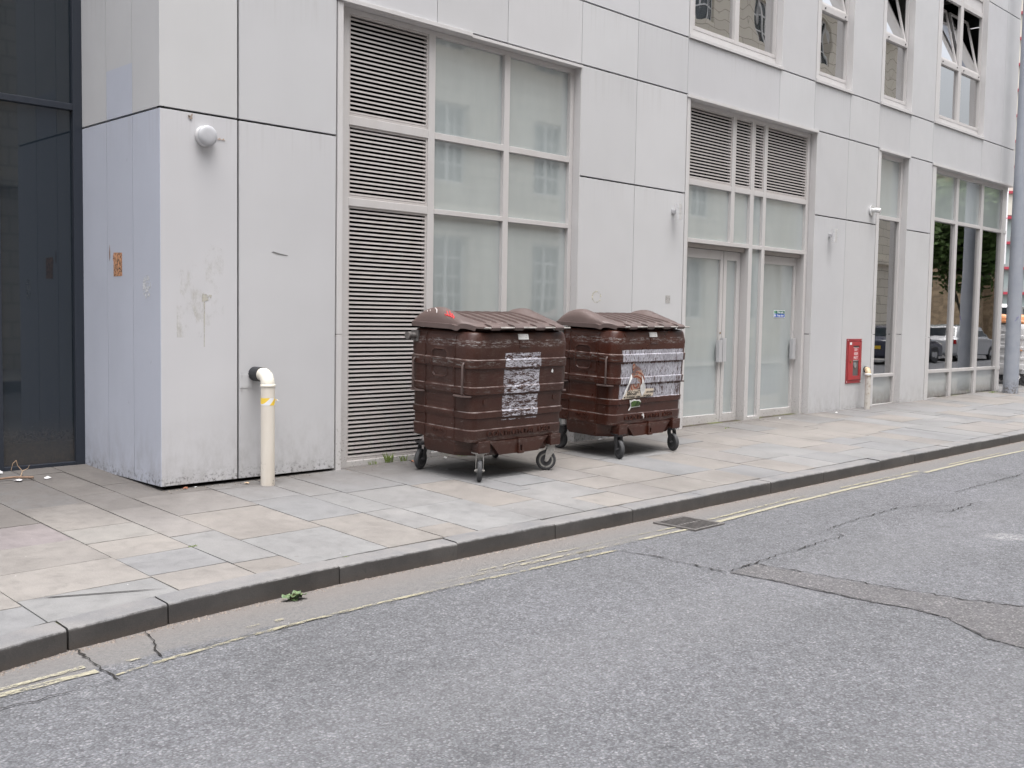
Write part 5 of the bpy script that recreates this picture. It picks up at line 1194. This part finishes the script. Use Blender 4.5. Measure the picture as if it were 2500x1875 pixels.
# ------------------------------------------------------------------ across the road (mirrored in the glass)
OB = thing('stone_building', 'cream ashlar building with white sash windows across the road, mirrored in the frosted panes', 'building', (16, -7.5, 0))
st = Mt('ashlar', (0.40,0.35,0.27), 0.85); X = st.pos(); br = st.n.new('ShaderNodeTexBrick'); br.inputs['Scale'].default_value = 1.0; br.inputs['Brick Width'].default_value = 1.1; br.inputs['Row Height'].default_value = 0.42; br.inputs['Mortar Size'].default_value = 0.012
br.inputs['Color1'].default_value = (0.66,0.61,0.52,1); br.inputs['Color2'].default_value = (0.61,0.565,0.485,1); br.inputs['Mortar'].default_value = (0.28,0.25,0.21,1)
cmb = st.n.new('ShaderNodeCombineXYZ'); st.l.new(X[0], cmb.inputs[0]); st.l.new(X[2], cmb.inputs[1]); st.l.new(cmb.outputs[0], br.inputs['Vector']); st.color(br.outputs['Color'])
yf = -7.5; m = MB(); wins = [(x, z) for x in (-9.6,-5.2,-0.8,3.6,8,12.4,16.8,21.2,25.6,30.0,34.4,38.8,43.2,47.6) for z in (1.6, 5.6, 9.6, 13.2)]
xe = [-14]; 
for x in sorted({w[0] for w in wins}): xe += [x-0.75, x+0.75]
xe.append(54)
zrow = [(0.05, 1.6), (1.6, 4.0), (4.0, 5.6), (5.6, 8.0), (8.0, 9.6), (9.6, 12.0), (12.0, 13.2), (13.2, 15.0), (15.0, 16.2)]
for i, (a, b) in enumerate(zip(xe[:-1], xe[1:])):
    for j, (c0, c1) in enumerate(zrow):
        if i % 2 == 1 and j % 2 == 1: continue
        m.box(a, b, yf-0.5, yf, c0, c1)
m.box(-14, 54, yf-10, yf-0.5, 0.05, 0.3); m.box(-14, 54, yf-10, yf-9, 0.05, 16.2); m.box(-14.0, 54, yf-10, yf-0.5, 16.2, 16.3); m.box(53.5, 54, yf-10, yf-0.5, 0.05, 16.2); m.box(-14, -13.5, yf-10, yf-0.5, 0.05, 16.2)
m.box(-14, 54.1, yf, yf+0.25, 4.5, 4.75); m.box(-14, 54.2, yf, yf+0.45, 15.7, 16.25); m.box(-14, 54.1, yf, yf+0.12, 0.05, 0.9)
for x in (-3.0, 19.0, 41.0): m.box(x-0.35, x+0.35, yf, yf+0.3, 0.9, 15.7)
m.build('wall', st.m, OB)
M_sash = Mt('sash_white', (0.7,0.7,0.7), 0.5).m; M_dg = Mt('sash_glass', (0.05,0.06,0.065), 0.05).m; M_int = Mt('sash_int', (0.12,0.13,0.13), 0.6).m
protow = None
for x, z in wins:
    if protow is None:
        m = MB(); h = 2.4
        m.box(-0.75, -0.66, -0.30, -0.2, 0, h); m.box(0.66, 0.75, -0.30, -0.2, 0, h); m.box(-0.66, 0.66, -0.30, -0.2, 0, 0.09); m.box(-0.66, 0.66, -0.30, -0.2, h-0.09, h); m.box(-0.05, 0.05, -0.30, -0.2, 0.09, h-0.09)
        for zz_ in (0.62, 1.17, 1.75): m.box(-0.66, -0.05, -0.28, -0.23, zz_-0.025, zz_+0.025); m.box(0.05, 0.66, -0.28, -0.23, zz_-0.025, zz_+0.025)
        for xx in (-0.355, 0.355): m.box(xx-0.02, xx+0.02, -0.275, -0.235, 0.09, h-0.09)
        fr_ = m.build('window', M_sash, OB); m = MB(); m.box(-0.7, 0.7, -0.27, -0.255, 0.05, h-0.05); pn = m.build('pane', M_dg, fr_)
        # geometry is already local to the building origin
        for o in (fr_, pn):
            for v in o.data.vertices: v.co += OFF.get(o.name, Vector((0, 0, 0)))
        protow = (fr_, pn); fr_.location = (x-16, 0, z)
    else:
        a = protow[0].copy(); COL.objects.link(a); a.parent = OB; a.location = (x-16, 0, z); b = protow[1].copy(); COL.objects.link(b); b.parent = a
# brown gothic block beyond the tree
m = MB(); BBt = thing('brown_building', 'ornate brown stone block beyond the tree, mirrored in the last corner pane', 'building', (80, -12, 0))
for k in range(12):
    x = 73+k*3.0; m.box(x, x+0.9, -11, -10, 0, 14)
    for z in (3.2, 7.2, 11.2): m.box(x+0.9, x+3.0, -10.8, -10.2, z, z+1.3)
m.box(71, 109, -20, -10.9, 0, 14); m.box(71, 109, -10.2, -9.8, 9.0, 9.3); m.box(71, 109, -10.2, -9.6, 13.6, 14.1)
m.build('wall', plain('brown_stone', (0.42,0.32,0.22), 0.85, 0, 0.35, 3), BBt)
# street tree
TR = thing('street_tree', 'broad green street tree across the road, mirrored in the corner glazing', 'tree', (61.5, -8.0, 0))
m = MB(); rt = random.Random(5)
def limb(p, d, r, n, dep):
    pts = [p]; rs = [r]
    for k in range(n): d = (d+Vector((rt.uniform(-.16,.16), rt.uniform(-.16,.16), rt.uniform(-.03,.12)))).normalized(); pts.append(pts[-1]+d*0.75); rs.append(r*(1-0.55*(k+1)/n))
    m.tube(pts, rs, 8)
    ends.append(pts[-1])
    if dep > 0:
        for _ in range(4 if dep > 1 else 3):
            i = rt.randint(n//2, n); a = rt.uniform(0, 6.28); dd = (d*0.6+Vector((math.cos(a), math.sin(a), rt.uniform(0.1, 0.6)))).normalized(); limb(pts[i], dd, rs[i]*0.62, max(3, n-2), dep-1)
ends = []; limb(Vector((61.5, -8, 0)), Vector((0, 0, 1)), 0.34, 6, 3); m.build('trunk', plain('bark', (0.10,0.085,0.065), 0.9), TR)
m = MB(); lc = [Vector(e) for e in ends]
for k in range(24000):
    e = rt.choice(lc); p = e+Vector((rt.gauss(0, .75), rt.gauss(0, .75), rt.gauss(0, .6)))
    a = Vector((rt.uniform(-1, 1), rt.uniform(-1, 1), rt.uniform(-.5, .5))).normalized()*0.18; b = a.orthogonal().normalized()*0.12
    t = rt.uniform(0.6, 1.3); m.add([p-a, p-b, p+a, p+b], [(0,1,2,3)], (0.095*t, 0.165*t, 0.045*t))
lf = Mt('leaf', (0.06,0.11,0.03), 0.6); at = lf.n.new('ShaderNodeAttribute'); at.attribute_name = 'tone'; lf.color(at.outputs['Color']); m.build('crown', lf.m, TR)

# ------------------------------------------------------------------ inside the corner shop
Sh = thing('shelf_rail', 'long pale shelf board inside the corner glazing', 'shelf', (20.4, D+0.6, 1.0)); m = MB(); m.box(16.95, 17.7, D+0.35, D+0.75, 0.98, 1.02); m.box(18.5, 22.2, D+0.35, D+0.8, 0.98, 1.02); m.build('board', plain('shelf_wood', (0.30,0.24,0.15), 0.6), Sh)
m = MB()
for x in (16.97, 17.6, 18.6, 20.3, 22.1): m.box(x, x+0.04, D+0.4, D+0.7, 0.12, 0.98)
m.build('leg', plain('shelf_leg', (0.18,0.17,0.16), 0.5), Sh)
for zq, lb in ((2.02, 'upper brass rail inside the corner glazing, lower of two'), (2.82, 'brass rail high inside the corner glazing, upper of two')):
    m = MB(); m.tube([(18.5, D+0.7, zq), (22.2, D+0.7, zq)], 0.022, 10); m.build('display_rail', plain('brass_rail', (0.40,0.32,0.14), 0.35, 0.5), None, label=lb, cat='rail')
M_ov = plain('pale_glass', (0.42,0.45,0.32), 0.3)
for k, x in enumerate((19.35, 19.58, 19.80, 20.02, 20.50, 20.72, 20.93, 21.15, 21.30)):
    m = MB(); prof = [(0.0, 0.0)]+[(0.075*math.sin(t)*(1.05-0.15*math.cos(t)), 0.13*(1-math.cos(t))) for t in [R(20)*j for j in range(1, 9)]]+[(0.0, 0.26)]
    m.lathe(prof, (x, D+0.72, 2.14+(0.28 if k in (2, 3, 5) else 0)), n=20); m.build('glass_jar', M_ov, None, smooth=60, label='pale oval glass jar on the rail inside the corner glazing', cat='jar', group='pale glass jars inside the corner glazing')
def carton(x, z, s, lab, col):
    T = thing('carton', lab, 'box', (x, D+0.5, z)); m = MB(); m.box(x, x+s*1.1, D+0.42, D+0.42+s, z, z+s); m.build('box', plain('carton_'+str(x), col, 0.7), T, bevel=0.006)
    m = MB(); m.box(x+s*0.25, x+s*0.85, D+0.416, D+0.4195, z+s*0.2, z+s*0.75); m.build('label_patch', plain('cl_'+str(x), tuple(v*0.6 for v in col), 0.6), T)
carton(20.40, 0.20, 0.26, 'pale blue carton on the floor, lower of the two behind the middle corner pane', (0.30,0.36,0.38)); carton(20.36, 0.475, 0.24, 'pale blue carton stacked on another behind the middle corner pane', (0.30,0.36,0.38))
m = MB(); m.box(19.25, 19.72, D+0.22, D+0.225, 1.28, 1.76)
pm = Mt('window_poster', (0.1,0.2,0.35), 0.5); vv = pm.voro(14, out='Color'); sp = pm.n.new('ShaderNodeSeparateColor'); pm.l.new(vv, sp.inputs[0]); pm.color(pm.ramp(sp.outputs[0], [(0.0, (0.03,0.12,0.34)), (0.4, (0.10,0.26,0.38)), (0.6, (0.42,0.18,0.05)), (0.75, (0.09,0.22,0.07)), (0.9, (0.45,0.40,0.36))]))
m.build('poster', pm.m, None, label='small multicoloured poster taped inside the left corner pane', cat='poster')

# ------------------------------------------------------------------ drain grate
Dg = thing('drain_grate', 'square iron drain grating set in the gutter beside the kerb', 'drain', (7.10, 4.96, rz(7.1)))
zg = rz(7.1)+0.014; m = MB(); gx0, gx1, gy0, gy1 = 6.885, 7.315, 4.755, 5.175
m.box(gx0, gx0+0.028, gy0, gy1, zg-0.02, zg); m.box(gx1-0.028, gx1, gy0, gy1, zg-0.02, zg); m.box(gx0+0.028, gx1-0.028, gy0, gy0+0.028, zg-0.02, zg); m.box(gx0+0.028, gx1-0.028, gy1-0.028, gy1, zg-0.02, zg)
M_iron = plain('cast_iron', (0.17,0.16,0.155), 0.5, 0.5, 0.25, 40)
m.build('frame', M_iron, Dg, bevel=0.002)
m = MB(); n = 9
for k in range(n):
    x = gx0+0.028+0.020+(gx1-gx0-0.056-0.028)*k/(n-1)*0.98; m.box(x-0.0075, x+0.0075, gy0+0.028, gy1-0.028, zg-0.018, zg-0.001)
m.box(gx0+0.028, gx1-0.028, (gy0+gy1)/2-0.008, (gy0+gy1)/2+0.008, zg-0.019, zg-0.002); m.build('bar', M_iron, Dg)
m = MB(); m.quad((gx0+0.004, gy0+0.004, zg-0.0035-0.002), (gx1-0.004, gy0+0.004, zg-0.0055), (gx1-0.004, gy1-0.004, zg-0.0055), (gx0+0.004, gy1-0.004, zg-0.0055)); m.build('pit', M_dark, Dg)

# ------------------------------------------------------------------ weeds, litter
M_leafw = Mt('weed_leaf', (0.09,0.15,0.05), 0.55); nn = M_leafw.noise(60, 4, 0.6); M_leafw.color(M_leafw.mix(M_leafw.mr(nn, 0.35, 0.7), (0.06,0.105,0.045), (0.14,0.20,0.09))); M_leafw = M_leafw.m
M_grass = plain('grass_blade', (0.16,0.22,0.05), 0.6)
def weed(name, lab, cx, cy, cz, n, size, cat='weed', group=None, seed=1):
    T = thing(name, lab, cat, (cx, cy, cz), group); rw = random.Random(seed); m = MB(); ms_ = MB()
    for k in range(n):
        a = rw.uniform(0, 6.28); rad = rw.uniform(0.01, size); h = rw.uniform(0.01, 0.045)
        p = Vector((cx+rad*math.cos(a), cy+rad*math.sin(a)*0.5, cz+h)); ms_.tube([(cx+rw.uniform(-.01,.01), cy, cz), ((cx+p.x)/2, (cy+p.y)/2, cz+h*1.1), p], 0.0015, 5)
        L_ = rw.uniform(0.022, 0.036); th = rw.uniform(0, 6.28); tl = rw.uniform(-0.5, 0.5)
        d = Vector((math.cos(th), math.sin(th), tl*0.6)).normalized(); s = Vector((-d.y, d.x, rw.uniform(-.4, .4))).normalized()
        ring = [p+d*(L_*math.cos(t)*(1.15 if math.cos(t) > 0 else 0.8))+s*(L_*0.8*math.sin(t))+Vector((0, 0, 0.006*math.cos(3*t))) for t in [q*math.pi/6 for q in range(12)]]
        m.add([p+Vector((0, 0, -0.004))]+ring, [(0, 1+q, 1+(q+1) % 12) for q in range(12)])
    m.build('leaf', M_leafw, T, smooth=60); ms_.build('stem', plain('stem'+str(seed), (0.16,0.14,0.07), 0.7), T)
weed('weed', 'green leafy weed growing in the gutter at the kerb foot', 3.42, 5.24, rz(3.4), 11, 0.085, seed=4)
def tuft(lab, cx, cy, cz, n, h, seed, w=0.05):
    rw = random.Random(seed); m = MB()
    for k in range(n):
        x = cx+rw.uniform(-w, w); y = cy+rw.uniform(-w*0.25, w*0.25); hh = h*rw.uniform(0.4, 1); a = rw.uniform(-0.6, 0.6)
        m.add([(x-0.002, y, cz), (x+0.002, y, cz), (x+a*hh*0.5+0.0015, y+rw.uniform(-.3,.3)*hh*0.4, cz+hh*0.6), (x+a*hh, y+rw.uniform(-.5,.5)*hh*0.5, cz+hh)], [(0,1,2),(0,2,3)])
    m.build('grass_tuft', M_grass, None, label=lab, cat='grass tuft')
tuft('small grass tuft at the foot of the louvre, leftmost', 6.22, 8.10, gz(6.2, 8.1)-0.01, 26, 0.07, 1); tuft('taller grass tuft at the foot of the louvre, middle', 6.43, 8.11, gz(6.4, 8.1)-0.01, 40, 0.13, 2, 0.045)
tuft('grass tuft at the foot of the louvre, beside the bin wheel', 6.60, 8.10, gz(6.6, 8.1)-0.01, 30, 0.08, 3); tuft('wide patch of grass behind the first bin', 7.45, 8.02, gz(7.4, 8)-0.01, 160, 0.10, 5, 0.18)
tuft('bright moss tuft in the paving joint near the kerb', 3.345, 6.30, gz(3.3, 6.3)-0.006, 70, 0.018, 6, 0.03); tuft('dry grass wisp on the paving by the double doors', 11.9, 7.75, gz(11.9, 7.7)-0.005, 40, 0.03, 7, 0.08); tuft('weed at the foot of the lamp column', 21.9, 7.95, gz(22, 7.9)-0.005, 60, 0.05, 8, 0.15)
tuft('tiny grass tuft in the joint behind the kerb', 4.0, 5.50, gz(4, 5.5)-0.006, 26, 0.012, 9, 0.025)
def gscr(x, y): return gz(x, y)+0.004
Tw = thing('twig', 'bare brown twig lying in the recess by the dark glazing', 'twig', (3.1, 9.2, gz(3.1, 9.2)))
m = MB(); m.tube([(2.55, 9.22, gscr(2.55,9.22)+.008), (2.85, 9.17, gscr(2.85,9.2)+.010), (3.05, 9.14, gscr(3.05,9.14)+.014), (3.20, 9.12, gscr(3.2,9.12)+.022), (3.34, 9.05, gscr(3.34,9.05)+.018)], [0.006, 0.007, 0.008, 0.010, 0.011], 8); m.build('stick', plain('twig_bark', (0.20,0.13,0.09), 0.8), Tw)
m = MB(); z_ = gscr(3.25, 9.1); m.tube([(3.25, 9.10, z_+.02), (3.27, 9.11, z_+.07), (3.235, 9.12, z_+.12), (3.225, 9.12, z_+.165)], [0.004, 0.0035, 0.003, 0.0025], 6); m.tube([(3.27, 9.11, z_+.07), (3.31, 9.10, z_+.09), (3.325, 9.10, z_+.12)], [0.003, 0.0025, 0.0015], 6); m.tube([(3.225, 9.12, z_+.165), (3.20, 9.13, z_+.14), (3.185, 9.13, z_+.08)], [0.0025, 0.002, 0.0015], 6); m.build('side_shoot', plain('twig_pale', (0.42,0.30,0.20), 0.8), Tw)
def scrap(name, lab, cat, x, y, sz, mat, seed, flat=0.25, zoff=0.0):
    rw = random.Random(seed); m = MB(); n = 9; z = gz(x, y)+0.003+zoff
    ring = [(x+sz*rw.uniform(0.6, 1.1)*math.cos(t), y+sz*0.7*rw.uniform(0.6, 1.1)*math.sin(t), z+rw.uniform(0, sz*flat)) for t in [k*2*math.pi/n for k in range(n)]]
    m.add([(x, y, z+sz*flat*1.4)]+ring, [(0, 1+k, 1+(k+1) % n) for k in range(n)]); m.build(name, mat, None, label=lab, cat=cat)
M_fea = plain('feather_white', (0.60,0.60,0.62), 0.8)
scrap('feather', 'white fluffy feather beside the dark frame at the far left', 'feather', 3.20, 9.45, 0.04, M_fea, 1, 0.6); scrap('feather', 'white feathery scrap at the end of the twig', 'feather', 3.45, 9.03, 0.035, M_fea, 2, 0.5); scrap('feather', 'flat white scrap under the twig', 'feather', 3.22, 9.05, 0.045, M_fea, 3, 0.3)
scrap('paper_bit', 'tiny white paper bit below the corner panel', 'litter', 4.29, 8.03, 0.018, M_paper, 4); scrap('dead_leaf', 'curled reddish dead leaf at the foot of the corner panel', 'leaf', 4.19, 8.02, 0.026, plain('leaf_red', (0.28,0.11,0.06), 0.7), 5, 0.5)
scrap('dead_leaf', 'tan dead leaf just left of the cream vent pipe', 'leaf', 4.72, 7.93, 0.03, plain('leaf_tan', (0.40,0.30,0.20), 0.7), 6, 0.4); scrap('orange_peel', 'orange peel scrap by the first bin back wheel', 'litter', 6.62, 7.98, 0.028, plain('peel', (0.50,0.16,0.06), 0.6), 7, 0.6)
scrap('paper_bit', 'white paper bit below the panel right of the doors', 'litter', 15.15, 7.86, 0.035, M_paper, 8, 0.3); scrap('paper_bit', 'white scrap at the single door threshold', 'litter', 13.55, 7.92, 0.03, M_paper, 9, 0.5); scrap('paper_bit', 'white scrap on the paving behind the second bin', 'litter', 9.5, 7.95, 0.035, M_paper, 10, 0.5); scrap('paper_bit', 'crumpled scrap behind the first bin wheel', 'litter', 7.05, 7.98, 0.03, M_paper, 11, 0.5)
# grit and crumbs swept against the foot of the walls and along the gutter: uncountable
m = MB(); rg = random.Random(3)
for k in range(900):
    x = 4.0+rg.random()**1.3*18.5; y = D-abs(rg.gauss(0, 0.06)); s = rg.uniform(0.002, 0.008); z = gz(x, y); t = rg.uniform(0.5, 1.6)
    m.add([(x-s, y, z), (x, y-s, z), (x+s, y, z), (x, y+s*0.7, z), (x, y, z+s*0.9)], [(0,1,4),(1,2,4),(2,3,4),(3,0,4)], (0.14*t, 0.12*t, 0.10*t))
for k in range(2600):
    x = 0.8+rg.random()**1.5*16; y = ky(x)-abs(rg.gauss(0, 0.028))-0.002; s = rg.uniform(0.003, 0.011); z = rz(x)-0.001; t = rg.uniform(0.7, 1.2)
    m.add([(x-s, y, z), (x, y-s, z), (x+s, y, z), (x, y+s*0.7, z), (x, y, z+s*0.8)], [(0,1,4),(1,2,4),(2,3,4),(3,0,4)], (0.20*t, 0.17*t, 0.15*t))
gm_ = Mt('grit', (0.15,0.13,0.11), 0.9); at = gm_.n.new('ShaderNodeAttribute'); at.attribute_name = 'tone'; gm_.color(at.outputs['Color']); m.build('grit', gm_.m, None, kind='stuff')
# white specks: droppings and gum scattered on the ground are in the materials

for o in bpy.data.objects:
    if '_world' in o: del o['_world']
